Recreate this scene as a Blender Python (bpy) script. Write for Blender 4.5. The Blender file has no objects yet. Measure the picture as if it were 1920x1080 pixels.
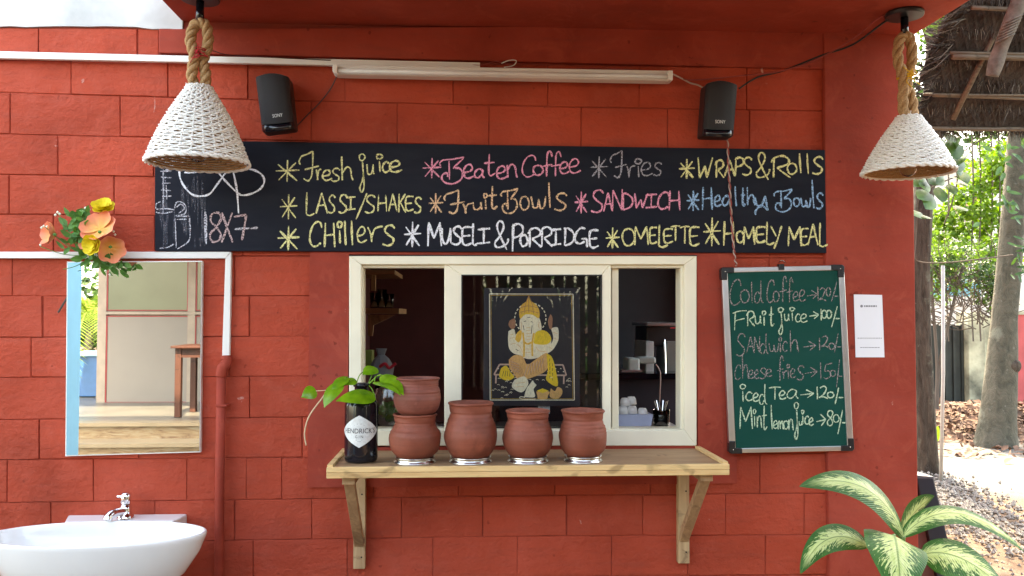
import bpy, math, random
from mathutils import Vector, Matrix
random.seed(7)
sc = bpy.context.scene
COL = sc.collection
# ------------------------------------------------------------------ camera
F, YAW, PITCH, ROLL, D, H = 1565.6, .0572866, .0327811, .0021747, 2.94, 1.55
cy, sy, cp, sp = math.cos(YAW), math.sin(YAW), math.cos(PITCH), math.sin(PITCH)
FW = Vector((sy*cp, cy*cp, sp)); R0 = Vector((cy, -sy, 0)); U0 = R0.cross(FW)
RT = R0*math.cos(ROLL)+U0*math.sin(ROLL); UP = -R0*math.sin(ROLL)+U0*math.cos(ROLL)
CAM = Vector((0, -D, H))
cd = bpy.data.cameras.new('camera'); cam = bpy.data.objects.new('camera', cd); COL.objects.link(cam)
m = Matrix((RT, UP, -FW)).transposed().to_4x4(); m.translation = CAM
cam.matrix_world = m
cd.sensor_width = 36; cd.lens = F/1920*36; cd.clip_end = 500; cd.clip_start = .05
sc.camera = cam
# ------------------------------------------------------------------ world, sun, exposure
SUN_DIR = Vector((-.14, -.66, -.80)).normalized()          # the way the light travels
el = math.asin(-SUN_DIR.z); az = math.atan2(-SUN_DIR.x, -SUN_DIR.y)
w = bpy.data.worlds.new('World'); sc.world = w; w.use_nodes = True
nt = w.node_tree; sky = nt.nodes.new('ShaderNodeTexSky'); sky.sky_type = 'NISHITA'; sky.sun_disc = False
sky.sun_elevation = el; sky.sun_rotation = az; sky.air_density = 1.0; sky.dust_density = 2.5; sky.ozone_density = 1.0
bg = nt.nodes['Background']; nt.links.new(sky.outputs[0], bg.inputs[0]); bg.inputs[1].default_value = .15
sl = bpy.data.lights.new('sun', 'SUN'); sl.energy = 2.0; sl.angle = math.radians(.53); sl.color = (1, .95, .86)
so = bpy.data.objects.new('sun', sl); COL.objects.link(so); so.rotation_euler = SUN_DIR.to_track_quat('-Z', 'Y').to_euler()
sc.view_settings.view_transform = 'Standard'; sc.view_settings.look = 'None'
sc.view_settings.exposure = 3.75; sc.view_settings.use_white_balance = True; sc.view_settings.white_balance_temperature = 9300; sc.view_settings.white_balance_tint = 10; sc.view_settings.gamma = 1; sc.view_settings.use_curve_mapping = False
try:
    sc.cycles.max_bounces = 8; sc.cycles.transparent_max_bounces = 12; sc.cycles.use_denoising = True
except Exception: pass

# a pixel of the survey (1920 x 1080) meets the plane y = const: a point in metres
def W(px, py, y=0.0):
    d = FW+RT*((px-960)/F)-UP*((py-540)/F); t = (y+D)/d.y
    return CAM+d*t
def MW(px, py, k):                                        # seen in the mirror: k metres out from the wall
    p = W(px, py, k); return Vector((p.x, -k-.04, p.z))
def on_ground(px, py, z=0.0):
    d = FW+RT*((px-960)/F)-UP*((py-540)/F); return CAM+d*((z-H)/d.z)

# ------------------------------------------------------------------ materials
def srgb(r, g, b):
    return tuple(((c/255)/12.92 if c/255 <= .04045 else ((c/255+.055)/1.055)**2.4) for c in (r, g, b))
def nd(t, typ, **kw):
    n = t.nodes.new(typ)
    for k, v in kw.items():
        if hasattr(n, k): setattr(n, k, v)
        else: n.inputs[k.replace('_', ' ')].default_value = v
    return n
def ramp(t, fac, stops):
    r = t.nodes.new('ShaderNodeValToRGB'); e = r.color_ramp.elements
    while len(e) < len(stops): e.new(.5)
    for i, (p, c) in enumerate(stops):
        e[i].position = p; e[i].color = (*c, 1) if len(c) == 3 else c
    t.links.new(fac, r.inputs[0]); return r.outputs[0]
def mixc(t, fac, a, b, mode='MIX'):
    n = t.nodes.new('ShaderNodeMix'); n.data_type = 'RGBA'; n.blend_type = mode
    for s, v in ((0, fac), (6, a), (7, b)):
        if isinstance(v, (float, int)): n.inputs[s].default_value = v
        elif isinstance(v, tuple): n.inputs[s].default_value = (*v[:3], 1)
        else: t.links.new(v, n.inputs[s])
    return n.outputs[2]
def noise(t, vec, scale, detail=4, rough=.55, dist=0):
    n = nd(t, 'ShaderNodeTexNoise', Scale=scale, Detail=detail, Roughness=rough, Distortion=dist)
    t.links.new(vec, n.inputs['Vector']); return n.outputs['Fac']
def scaled(t, vec, s):
    n = nd(t, 'ShaderNodeMapping'); n.inputs['Scale'].default_value = s; t.links.new(vec, n.inputs[0]); return n.outputs[0]
def new(name, rough=.6, metal=0, spec=.5):
    m = bpy.data.materials.new(name); m.use_nodes = True; t = m.node_tree; b = t.nodes['Principled BSDF']
    b.inputs['Roughness'].default_value = rough; b.inputs['Metallic'].default_value = metal
    b.inputs['Specular IOR Level'].default_value = spec
    return m, t, b
def vec_of(t, world=True):
    return nd(t, 'ShaderNodeNewGeometry').outputs['Position'] if world else nd(t, 'ShaderNodeTexCoord').outputs['Object']
def bump(t, b, h, strength=.3, dist=.002):
    n = nd(t, 'ShaderNodeBump', Strength=strength, Distance=dist); t.links.new(h, n.inputs['Height']); t.links.new(n.outputs[0], b.inputs['Normal'])
def plain(name, col, rough=.6, metal=0, var=.12, sc_=8., bs=.15, bd=.001, bscale=60., spec=.5, world=True):
    m, t, b = new(name, rough, metal, spec); v = vec_of(t, world)
    f = noise(t, v, sc_, 5)
    lo = tuple(c*(1-var) for c in col); hi = tuple(min(1, c*(1+var)) for c in col)
    t.links.new(ramp(t, f, [(.3, lo), (.7, hi)]), b.inputs['Base Color'])
    if bs: bump(t, b, noise(t, v, bscale, 4), bs, bd)
    return m
def paint_red(name, base, blocky=True):
    m, t, b = new(name, .7, 0, .12); v = vec_of(t)
    oi = nd(t, 'ShaderNodeObjectInfo').outputs['Random']
    dk = tuple(c*.74 for c in base); lt = tuple(min(1, c*1.14+.012) for c in base)
    c = ramp(t, noise(t, v, 3.1, 6, .6), [(.28, dk), (.5, base), (.75, lt)])
    c = mixc(t, 1.0, c, ramp(t, noise(t, v, .85, 4, .6, .8), [(.3, (.86, .84, .84)), (.7, (1.12, 1.12, 1.12))]), 'MULTIPLY')
    if blocky:
        rb = ramp(t, oi, [(0, (.90, .90, .90)), (1, (1.05, 1.05, 1.05))]); c = mixc(t, 1.0, c, rb, 'MULTIPLY')
    # faint roller smears and grime
    st = noise(t, scaled(t, v, (2, 2, 14)), 3.0, 6, .65)
    c = mixc(t, ramp(t, st, [(.50, (0, 0, 0)), (.78, (.5, .5, .5))]), c, tuple(x*.6+.02 for x in base))
    c = mixc(t, ramp(t, noise(t, v, 6.5, 7, .7, 1.2), [(.52, (0, 0, 0)), (.66, (.45, .45, .45)), (.80, (.1, .1, .1))]), c, (.46, .088, .055))
    pits = noise(t, v, 26, 3, .5)
    c = mixc(t, ramp(t, pits, [(.70, (0, 0, 0)), (.74, (.6, .6, .6))]), c, tuple(x*.42 for x in base))
    # chips where pale plaster shows
    chip = noise(t, scaled(t, v, (1, 1, .6)), 11, 5, .7, .8)
    c = mixc(t, ramp(t, chip, [(.70, (0, 0, 0)), (.735, (.6, .6, .6))]), c, (.62, .42, .36))
    t.links.new(c, b.inputs['Base Color'])
    h = mixc(t, .5, noise(t, v, 42, 6, .6), noise(t, scaled(t, v, (1, 1, 2.2)), 13, 5, .6))
    bump(t, b, h, .8 if blocky else .35, .014 if blocky else .006)
    return m
RED = (.445, .066, .035)
M = {}
M['block'] = paint_red('red_painted_block', RED)
M['red'] = paint_red('red_painted_plaster', (.35, .053, .033), False)
M['joint'] = plain('painted_joint', (.30, .042, .024), .8, bs=.5, bd=.004, bscale=50)
M['grey_plaster'] = plain('raw_grey_plaster', (.52, .52, .50), .85, var=.22, sc_=5, bs=.5, bd=.004, bscale=22)
M['white_pvc'] = plain('white_pvc', (.78, .76, .72), .38, var=.05, sc_=3, bs=.05)
M['cream'] = plain('cream_upvc', (.85, .79, .62), .35, var=.08, sc_=4, bs=.06)
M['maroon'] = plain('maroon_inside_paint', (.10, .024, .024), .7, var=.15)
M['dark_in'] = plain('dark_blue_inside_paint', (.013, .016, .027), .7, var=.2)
M['black'] = plain('black_plastic', (.012, .012, .014), .38, var=.25, sc_=15, bs=.1)
M['grille'] = plain('black_speaker_cloth', (.018, .018, .021), .75, bs=.8, bd=.001, bscale=900)
M['gloss_black'] = plain('gloss_black', (.006, .007, .012), .12, var=.1, bs=0)
M['chrome'] = plain('chrome', (.82, .82, .84), .09, 1, var=.04, bs=0)
M['steel'] = plain('brushed_steel', (.70, .69, .66), .24, 1, var=.10, sc_=30, bs=.1)
M['alu'] = plain('aluminium', (.62, .62, .64), .36, 1, var=.07, sc_=12, bs=.08)
M['ceramic'] = plain('white_ceramic', (.80, .79, .765), .08, var=.02, bs=0, spec=.6)
M['hole'] = plain('screw_hole', (.02, .016, .012), .8, bs=0)
M['bulb_glass'] = new('bulb_glass', .02)[0]
M['string_red'] = plain('red_string', (.45, .01, .02), .8, bs=.3)
M['string_yellow'] = plain('yellow_string', (.70, .40, .02), .8, bs=.3)
M['wire_dark'] = plain('dark_red_wire', (.06, .008, .008), .5, bs=0)
M['wire_black'] = plain('black_wire', (.012, .01, .01), .5, bs=0)
M['wire_pale'] = plain('pale_wire', (.45, .33, .28), .5, bs=0)
M['wire_red'] = plain('red_wire', (.30, .04, .03), .5, bs=0)
M['paper'] = plain('white_paper', (.80, .80, .84), .55, var=.02, bs=0)
M['ink'] = plain('grey_ink', (.20, .20, .22), .7, bs=0)
M['black_ink'] = plain('black_ink', (.03, .03, .03), .7, bs=0)
M['logo_white'] = plain('logo_silver_print', (.75, .75, .75), .3, bs=0)
def glass(name, rough=0.0, tint=(1, 1, 1), trans=1.0):
    m, t, b = new(name, rough, 0, .5); b.inputs['Base Color'].default_value = (*tint, 1)
    b.inputs['Transmission Weight'].default_value = trans; b.inputs['IOR'].default_value = 1.45
    return m
M['bulb_glass'] = glass('clear_bulb_glass'); M['glass'] = glass('clear_glass', 0, (.92, .96, .95))
def pane_mat(name, tint, refl=1.0):                       # thin sheet of glass: see-through with a true Fresnel sheen
    m = bpy.data.materials.new(name); m.use_nodes = True; t = m.node_tree; t.nodes.clear()
    o = nd(t, 'ShaderNodeOutputMaterial'); tr = nd(t, 'ShaderNodeBsdfTransparent'); tr.inputs[0].default_value = (*tint, 1)
    g = nd(t, 'ShaderNodeBsdfGlossy'); g.inputs['Roughness'].default_value = .015
    fr = nd(t, 'ShaderNodeFresnel', IOR=1.55); mx = nd(t, 'ShaderNodeMixShader')
    t.links.new(fr.outputs[0], mx.inputs[0]); t.links.new(tr.outputs[0], mx.inputs[1]); t.links.new(g.outputs[0], mx.inputs[2]); t.links.new(mx.outputs[0], o.inputs[0])
    return m
M['pane'] = pane_mat('window_pane', (.72, .75, .76))
M['film'] = pane_mat('clear_plastic_sleeve', (.93, .93, .95))
m, t, b = new('mirror_silver', .0, 1); b.inputs['Base Color'].default_value = (.86, .88, .87, 1); M['mirror'] = m
def wood(name, a, c, scale=1.0, axis='X'):
    m, t, b = new(name, .55, 0, .35); v = vec_of(t)
    s = {'X': (1.2, 9, 22), 'Z': (20, 16, 1.3), 'Y': (16, 1.2, 16)}[axis]
    g = noise(t, scaled(t, v, tuple(x*scale for x in s)), 2.2, 7, .6, .9)
    col = ramp(t, g, [(.25, a), (.5, tuple((x+y)/2 for x, y in zip(a, c))), (.75, c)])
    kn = noise(t, scaled(t, v, (3, 3, 5)), 2.4, 3, .5, 1.4)
    col = mixc(t, ramp(t, kn, [(.58, (0, 0, 0)), (.68, (.65, .65, .65))]), col, tuple(x*.45 for x in a))
    t.links.new(col, b.inputs['Base Color']); bump(t, b, g, .25, .0015); return m
M['shelf_wood'] = wood('raw_pine', (.60, .35, .145), (.86, .60, .29))
M['shelf_top'] = wood('stained_shelf_top', (.26, .13, .065), (.52, .32, .17), .8)
M['bracket_wood'] = wood('bracket_wood', (.33, .19, .10), (.56, .38, .21), 1, 'Z')
M['brown_wood'] = wood('polished_brown_wood', (.038, .012, .007), (.075, .025, .014), 1, 'Z')
M['bamboo'] = wood('weathered_bamboo', (.055, .040, .028), (.15, .115, .08), 1, 'X')
def clay(name, base):
    m, t, b = new(name, .6, 0, .4); v = vec_of(t)
    n1 = noise(t, v, 9, 5, .6); col = ramp(t, n1, [(.3, tuple(c*.78 for c in base)), (.7, tuple(c*1.18 for c in base))])
    sep = nd(t, 'ShaderNodeSeparateXYZ'); t.links.new(v, sep.inputs[0])
    bands = noise(t, scaled(t, v, (.6, .6, 60)), 3, 3, .5)
    col = mixc(t, ramp(t, bands, [(.4, (0, 0, 0)), (.75, (.35, .35, .35))]), col, tuple(c*.6 for c in base))
    b2 = noise(t, v, 12, 6, .65, .6)
    col = mixc(t, ramp(t, b2, [(.54, (0, 0, 0)), (.70, (.7, .7, .7))]), col, tuple(c*.5 for c in base))
    col = mixc(t, ramp(t, noise(t, v, 20, 5, .7, .5), [(.62, (0, 0, 0)), (.74, (.45, .45, .45))]), col, tuple(min(1, c*1.5+.05) for c in base))
    t.links.new(col, b.inputs['Base Color'])
    bump(t, b, mixc(t, .5, bands, noise(t, v, 90, 3)), .5, .0015); return m
M['clay'] = clay('red_clay', (.27, .068, .038)); M['clay_dark'] = clay('smoked_clay', (.24, .068, .045))
def rope_mat(name, a, c):
    m, t, b = new(name, .85, 0, .2); v = vec_of(t, False)
    g = noise(t, scaled(t, v, (1, 1, 1)), 260, 3); t.links.new(ramp(t, g, [(.3, a), (.7, c)]), b.inputs['Base Color'])
    bump(t, b, g, .6, .001); return m
M['rope'] = rope_mat('jute_rope', (.30, .17, .08), (.56, .36, .19))
M['wicker'] = rope_mat('white_painted_wicker', (.78, .77, .73), (.91, .90, .87))
M['wicker_tan'] = rope_mat('bare_wicker', (.34, .18, .08), (.58, .36, .18))
def board_mat(name, base, dust):
    m, t, b = new(name, .6, 0, .10); v = vec_of(t)
    n = noise(t, scaled(t, v, (1.2, 1, 5)), 2.2, 6, .65); col = ramp(t, n, [(.35, base), (.85, tuple(x+dust for x in base))])
    t.links.new(col, b.inputs['Base Color']); bump(t, b, noise(t, v, 300, 2), .15, .0005); return m
M['board_black'] = board_mat('black_chalk_paint', (.009, .011, .019), .011); M['board_green'] = board_mat('green_chalk_enamel', (.002, .060, .046), .006)
def chalk(name, col, cover=.5):
    m = bpy.data.materials.new(name); m.use_nodes = True; t = m.node_tree; b = t.nodes['Principled BSDF']; b.inputs['Roughness'].default_value = .9
    v = vec_of(t); b.inputs['Base Color'].default_value = (*col, 1)
    tr = nd(t, 'ShaderNodeBsdfTransparent'); mx = nd(t, 'ShaderNodeMixShader'); o = t.nodes['Material Output']
    g = noise(t, v, 210, 3, .7); t.links.new(ramp(t, g, [(cover-.07, (.12, .12, .12)), (cover+.10, (1, 1, 1))]), mx.inputs[0])
    t.links.new(tr.outputs[0], mx.inputs[1]); t.links.new(b.outputs[0], mx.inputs[2]); t.links.new(mx.outputs[0], o.inputs[0]); return m
CH = {'y': chalk('yellow_chalk', (.80, .76, .36), .42), 'p': chalk('pink_chalk', (.86, .33, .46), .42), 'g': chalk('grey_chalk', (.38, .37, .42), .44),
      'w': chalk('white_chalk', (.84, .86, .92), .40), 'o': chalk('peach_chalk', (.85, .56, .34), .44), 'b': chalk('blue_chalk', (.30, .52, .78), .44),
      'd': chalk('dusty_white_chalk', (.62, .60, .66), .48), 'k': chalk('dusty_pink_chalk', (.60, .42, .42), .47), 'm': chalk('faint_chalk', (.30, .27, .26), .46),
      'n': chalk('pale_green_chalk', (.50, .66, .46), .42), 's': chalk('smeared_chalk', (.20, .20, .24), .60)}
def leafm(name, a, c, trans=.35, rough=.45, world=True, sc_=14):
    m = bpy.data.materials.new(name); m.use_nodes = True; t = m.node_tree; b = t.nodes['Principled BSDF']; b.inputs['Roughness'].default_value = rough
    v = vec_of(t, world); col = ramp(t, noise(t, v, sc_, 3), [(.3, a), (.7, c)])
    tl = nd(t, 'ShaderNodeBsdfTranslucent'); mx = nd(t, 'ShaderNodeMixShader'); mx.inputs[0].default_value = trans; o = t.nodes['Material Output']
    t.links.new(col, b.inputs['Base Color']); t.links.new(mixc(t, 1.0, col, (1.0, 1.0, .45), 'MULTIPLY'), tl.inputs[0])
    t.links.new(b.outputs[0], mx.inputs[1]); t.links.new(tl.outputs[0], mx.inputs[2]); t.links.new(mx.outputs[0], o.inputs[0]); return m
M['leaf_dark'] = leafm('dark_leaf', (.02, .06, .015), (.05, .12, .03), .3)
M['leaf_lime'] = leafm('lime_leaf', (.07, .17, .012), (.16, .30, .03), .45)
M['leaf_mid'] = leafm('mid_leaf', (.05, .12, .02), (.11, .21, .04), .4)
M['leaf_silk'] = leafm('silk_leaf', (.05, .19, .04), (.13, .34, .08), .3, .6)
M['palm'] = leafm('palm_leaf', (.10, .20, .02), (.30, .40, .08), .4)
M['twig'] = plain('grey_twigs', (.085, .065, .05), .9, bs=.3)
def poth():
    m = leafm('pothos_leaf', (.09, .25, .01), (.22, .44, .02), .25, .25, True, 22); return m
M['pothos'] = poth()
M['root'] = plain('pale_root', (.62, .45, .28), .6, bs=0)
def petal(name, edge, mid):
    m = bpy.data.materials.new(name); m.use_nodes = True; t = m.node_tree; b = t.nodes['Principled BSDF']; b.inputs['Roughness'].default_value = .7
    uv = nd(t, 'ShaderNodeTexCoord').outputs['UV']; s = nd(t, 'ShaderNodeSeparateXYZ'); t.links.new(uv, s.inputs[0])
    col = ramp(t, s.outputs[0], [(.1, mid), (.55, tuple((a+b_)/2 for a, b_ in zip(mid, edge))), (1, edge)])
    t.links.new(col, b.inputs['Base Color']); return m
M['petal_orange'] = petal('orange_pink_petal', (.85, .25, .16), (.85, .45, .10)); M['petal_yellow'] = petal('yellow_petal', (.86, .68, .04), (.75, .55, .02))
def dieff():
    m = bpy.data.materials.new('variegated_leaf'); m.use_nodes = True; t = m.node_tree; b = t.nodes['Principled BSDF']; b.inputs['Roughness'].default_value = .42; b.inputs['Specular IOR Level'].default_value = .3
    uv = nd(t, 'ShaderNodeTexCoord').outputs['UV']; s = nd(t, 'ShaderNodeSeparateXYZ'); t.links.new(uv, s.inputs[0])
    # v: -1..1 stored as 0..1 ; streaks run outward from the midrib and sweep to the tip
    a = nd(t, 'ShaderNodeMath', operation='MULTIPLY_ADD'); t.links.new(s.outputs[1], a.inputs[0]); a.inputs[1].default_value = 2; a.inputs[2].default_value = -1
    ab = nd(t, 'ShaderNodeMath', operation='ABSOLUTE'); t.links.new(a.outputs[0], ab.inputs[0])
    sh = nd(t, 'ShaderNodeMath', operation='MULTIPLY_ADD'); t.links.new(ab.outputs[0], sh.inputs[0]); sh.inputs[1].default_value = -.28; t.links.new(s.outputs[0], sh.inputs[2])
    cv = nd(t, 'ShaderNodeCombineXYZ'); t.links.new(sh.outputs[0], cv.inputs[0]); t.links.new(a.outputs[0], cv.inputs[1])
    oi = nd(t, 'ShaderNodeObjectInfo'); t.links.new(oi.outputs['Random'], cv.inputs[2])
    n = noise(t, scaled(t, cv.outputs[0], (26, 2.2, 9)), 1.6, 4, .62, .4)
    k = nd(t, 'ShaderNodeMath', operation='MULTIPLY_ADD'); t.links.new(n, k.inputs[0]); k.inputs[1].default_value = 2.6; k.inputs[2].default_value = -.82
    dl = nd(t, 'ShaderNodeMath', operation='SUBTRACT'); t.links.new(k.outputs[0], dl.inputs[0]); t.links.new(ab.outputs[0], dl.inputs[1])
    f1 = ramp(t, dl.outputs[0], [(.0, (0, 0, 0)), (.045, (1, 1, 1))])
    tipm = ramp(t, s.outputs[0], [(.80, (1, 1, 1)), (.95, (0, 0, 0))]); f2 = mixc(t, 1.0, f1, tipm, 'MULTIPLY')
    green = ramp(t, noise(t, cv.outputs[0], 5, 3), [(.3, (.022, .10, .018)), (.7, (.05, .18, .03))])
    cream = ramp(t, noise(t, cv.outputs[0], 9, 3), [(.3, (.50, .62, .20)), (.7, (.68, .76, .36))])
    col = mixc(t, f2, green, cream)
    rib = ramp(t, ab.outputs[0], [(.022, (1, 1, 1)), (.05, (0, 0, 0))]); col = mixc(t, rib, col, (.22, .34, .10))
    t.links.new(col, b.inputs['Base Color'])
    vein = nd(t, 'ShaderNodeTexWave', Scale=5.5, Distortion=.3); vein.wave_type = 'BANDS'; t.links.new(scaled(t, cv.outputs[0], (1.6, .1, 0)), vein.inputs[0])
    bump(t, b, vein.outputs['Fac'], .35, .003)
    tl = nd(t, 'ShaderNodeBsdfTranslucent'); t.links.new(col, tl.inputs[0]); mx = nd(t, 'ShaderNodeMixShader'); mx.inputs[0].default_value = .22; o = t.nodes['Material Output']
    t.links.new(b.outputs[0], mx.inputs[1]); t.links.new(tl.outputs[0], mx.inputs[2]); t.links.new(mx.outputs[0], o.inputs[0]); return m
M['dieff'] = dieff()
def bark(name, a, c, sz=(9, 9, 2)):
    m, t, b = new(name, .9, 0, .2); v = vec_of(t)
    g = noise(t, scaled(t, v, sz), 2.5, 7, .65, .6); l = noise(t, v, 4, 5, .6)
    col = ramp(t, g, [(.3, a), (.65, c)]); col = mixc(t, ramp(t, l, [(.58, (0, 0, 0)), (.68, (.7, .7, .7))]), col, (.15, .155, .12))
    col = mixc(t, ramp(t, noise(t, v, 19, 4), [(.66, (0, 0, 0)), (.74, (.5, .5, .5))]), col, (.20, .20, .17))
    t.links.new(col, b.inputs['Base Color']); bump(t, b, g, .9, .03); return m
M['bark'] = bark('grooved_bark', (.022, .017, .013), (.085, .065, .05)); M['bark_smooth'] = bark('mossy_smooth_bark', (.045, .046, .034), (.105, .095, .072), (4, 4, 3))
def soil():
    m, t, b = new('sandy_soil', .95, 0, .2); v = vec_of(t); s = nd(t, 'ShaderNodeSeparateXYZ'); t.links.new(v, s.inputs[0])
    big = noise(t, v, .9, 6, .6, .5)
    y = nd(t, 'ShaderNodeMath', operation='MULTIPLY_ADD'); t.links.new(big, y.inputs[0]); y.inputs[1].default_value = 1.8; t.links.new(s.outputs[1], y.inputs[2])
    brown = ramp(t, noise(t, v, 3.5, 8, .7), [(.3, (.07, .042, .028)), (.55, (.125, .085, .06)), (.75, (.19, .14, .11))])  # brown earth, darkened further to stand for tree shade over the yard
    sand = ramp(t, noise(t, v, 5, 8, .7), [(.25, (.075, .068, .058)), (.5, (.15, .14, .125)), (.75, (.22, .21, .19))])
    f1 = ramp(t, y.outputs[0], [(0, (0, 0, 0)), (1, (1, 1, 1))]); mr = nd(t, 'ShaderNodeMapRange'); t.links.new(y.outputs[0], mr.inputs[0]); mr.inputs[1].default_value = 4.6; mr.inputs[2].default_value = 5.4
    mr2 = nd(t, 'ShaderNodeMapRange'); t.links.new(y.outputs[0], mr2.inputs[0]); mr2.inputs[1].default_value = 7.9; mr2.inputs[2].default_value = 8.4
    sub = nd(t, 'ShaderNodeMath', operation='SUBTRACT'); t.links.new(mr.outputs[0], sub.inputs[0]); t.links.new(mr2.outputs[0], sub.inputs[1])
    c = mixc(t, sub.outputs[0], brown, sand)
    c = mixc(t, ramp(t, noise(t, v, 38, 3), [(.63, (0, 0, 0)), (.68, (.8, .8, .8))]), c, (.12, .08, .06))
    t.links.new(c, b.inputs['Base Color']); bump(t, b, noise(t, v, 9, 8, .75), .9, .03); return m
M['soil'] = soil()
M['mossy_wall'] = plain('mossy_cream_wall', (.36, .34, .24), .9, var=.75, sc_=2.2, bs=.5, bd=.01, bscale=12)
M['gate'] = plain('rusty_dark_gate', (.02, .022, .018), .7, var=.4, sc_=4)
M['pink_wall'] = plain('pink_wall', (.42, .07, .07), .8, var=.2, sc_=3)
M['pale_wall'] = plain('pale_far_wall', (.55, .53, .48), .85, var=.15, sc_=1)
M['blue_far'] = plain('blue_sheet', (.10, .30, .36), .6, var=.15, sc_=1)
M['roof_far'] = plain('far_metal_roof', (.55, .55, .55), .5, var=.1, sc_=1)
M['tile_roof'] = plain('far_tiles', (.34, .13, .08), .8, var=.3, sc_=3)
M['thatch'] = plain('old_palm_thatch', (.034, .027, .023), .95, var=.5, sc_=7, bs=.8, bd=.01, bscale=40)
M['thatch_lt'] = plain('grey_palm_strip', (.13, .11, .09), .9, var=.4, sc_=12, bs=.5, bd=.003)
M['husk'] = plain('fibrous_palm_bark', (.11, .095, .08), .9, var=.4, sc_=18, bs=.8, bd=.006, bscale=45)
M['dry_leaf'] = plain('dry_leaf', (.13, .065, .038), .85, var=.6, sc_=9, bs=0)
M['stone'] = plain('grey_gravel', (.20, .185, .165), .9, var=.45, sc_=30, bs=.2)
M['sign_black'] = plain('black_board_frame', (.010, .014, .026), .45, bs=.1)
M['sign_brown'] = plain('brown_board_back', (.11, .038, .028), .7, bs=.2)
M['beige_panel'] = plain('beige_panel', (.17, .16, .147), .5, var=.05, sc_=2, bs=0)
M['beige_frame'] = plain('beige_frame', (.24, .205, .17), .5, bs=0)
M['bead'] = plain('maroon_bead', (.22, .012, .02), .5, bs=0)
M['reflection_pane'] = plain('painted_green_reflection', (.075, .10, .066), .25, var=.2, sc_=1.3, bs=0)  # green reflection in the glass, put into the pane's own colour
def marble():
    m, t, b = new('veined_step_stone', .3); v = vec_of(t)
    g = noise(t, scaled(t, v, (1.4, 3, 6)), 2.5, 7, .6, 2.2); t.links.new(ramp(t, g, [(.3, (.10, .055, .03)), (.5, (.20, .145, .085)), (.7, (.24, .21, .15))]), b.inputs['Base Color']); return m
M['marble'] = marble(); M['step_edge'] = plain('pale_step_nosing', (.22, .18, .12), .35, var=.12, sc_=5, bs=0)
M['floor_tile'] = plain('polished_floor', (.12, .112, .095), .3, var=.2, sc_=2, bs=0)
M['blue_paint'] = plain('light_blue_paint', (.26, .62, .80), .5, var=.05, bs=.1)
M['bin_blue'] = plain('blue_bin_plastic', (.02, .10, .25), .45, bs=0)
M['terracotta'] = clay('terracotta', (.30, .11, .06))

# ------------------------------------------------------------------ mesh helpers
class MB:
    def __init__(s): s.v = []; s.f = []; s.uv = None
    def add(s, vs, fs):
        o = len(s.v); s.v += [tuple(p) for p in vs]; s.f += [tuple(i+o for i in f) for f in fs]; return s
    def box(s, a, b):
        x0, y0, z0 = (min(a[i], b[i]) for i in range(3)); x1, y1, z1 = (max(a[i], b[i]) for i in range(3))
        return s.add([(x0, y0, z0), (x1, y0, z0), (x1, y1, z0), (x0, y1, z0), (x0, y0, z1), (x1, y0, z1), (x1, y1, z1), (x0, y1, z1)],
                     [(0, 3, 2, 1), (4, 5, 6, 7), (0, 1, 5, 4), (1, 2, 6, 5), (2, 3, 7, 6), (3, 0, 4, 7)])
    def prism(s, front, off):                             # closed polygon + offset vector
        n = len(front); fr = [Vector(p) for p in front]; o = Vector(off)
        return s.add(fr+[p+o for p in fr], [tuple(range(n)), tuple(range(2*n-1, n-1, -1))]+[(i, i+n, (i+1) % n+n, (i+1) % n) for i in range(n)])
    def tube(s, path, r, seg=8, cap=True):
        path = [Vector(p) for p in path]; n = len(path); rs = r if isinstance(r, (list, tuple)) else [r]*n
        vs = []; up = None
        for i, p in enumerate(path):
            d = (path[min(i+1, n-1)]-path[max(i-1, 0)]).normalized()
            if up is None: up = d.orthogonal().normalized()
            up = (up-d*up.dot(d)); up = up.normalized() if up.length > 1e-6 else d.orthogonal().normalized()
            q = d.cross(up)
            for k in range(seg):
                a = 2*math.pi*k/seg; vs.append(p+(up*math.cos(a)+q*math.sin(a))*rs[i])
        fs = [(i*seg+k, i*seg+(k+1) % seg, (i+1)*seg+(k+1) % seg, (i+1)*seg+k) for i in range(n-1) for k in range(seg)]
        if cap: fs += [tuple(range(seg-1, -1, -1)), tuple((n-1)*seg+k for k in range(seg))]
        return s.add(vs, fs)
    def lathe(s, prof, c=(0, 0, 0), seg=40, ex=1, ey=1, wob=0):
        n = len(prof); vs = []
        for i, (r, z) in enumerate(prof):
            for k in range(seg):
                a = 2*math.pi*k/seg; rr = r*(1+wob*math.sin(3*a+i*.4)); vs.append((c[0]+rr*math.cos(a)*ex, c[1]+rr*math.sin(a)*ey, c[2]+z))
        return s.add(vs, [(i*seg+k, i*seg+(k+1) % seg, (i+1)*seg+(k+1) % seg, (i+1)*seg+k) for i in range(n-1) for k in range(seg)])
    def grid(s, fn, nu, nv):
        vs = [fn(i/nu, j/nv) for i in range(nu+1) for j in range(nv+1)]
        if s.uv is None: s.uv = []
        o = len(s.v); s.uv += [(i/nu, j/nv) for i in range(nu+1) for j in range(nv+1)]
        return s.add(vs, [(i*(nv+1)+j, (i+1)*(nv+1)+j, (i+1)*(nv+1)+j+1, i*(nv+1)+j+1) for i in range(nu) for j in range(nv)])
    def mesh(s, name, mat, smooth=False):
        me = bpy.data.meshes.new(name); me.from_pydata(s.v, [], s.f); me.materials.append(mat)
        if s.uv:
            l = me.uv_layers.new(name='UVMap')
            for lp in me.loops: l.data[lp.index].uv = s.uv[lp.vertex_index]
        if smooth: me.polygons.foreach_set('use_smooth', [True]*len(me.polygons))
        me.update(); return me
def put(name, mesh, parent=None, loc=None, **pr):
    o = bpy.data.objects.new(name, mesh); COL.objects.link(o)
    if parent is not None: o.parent = parent
    if loc is not None: o.location = loc
    for k, v in pr.items(): o[k] = v
    return o
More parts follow.
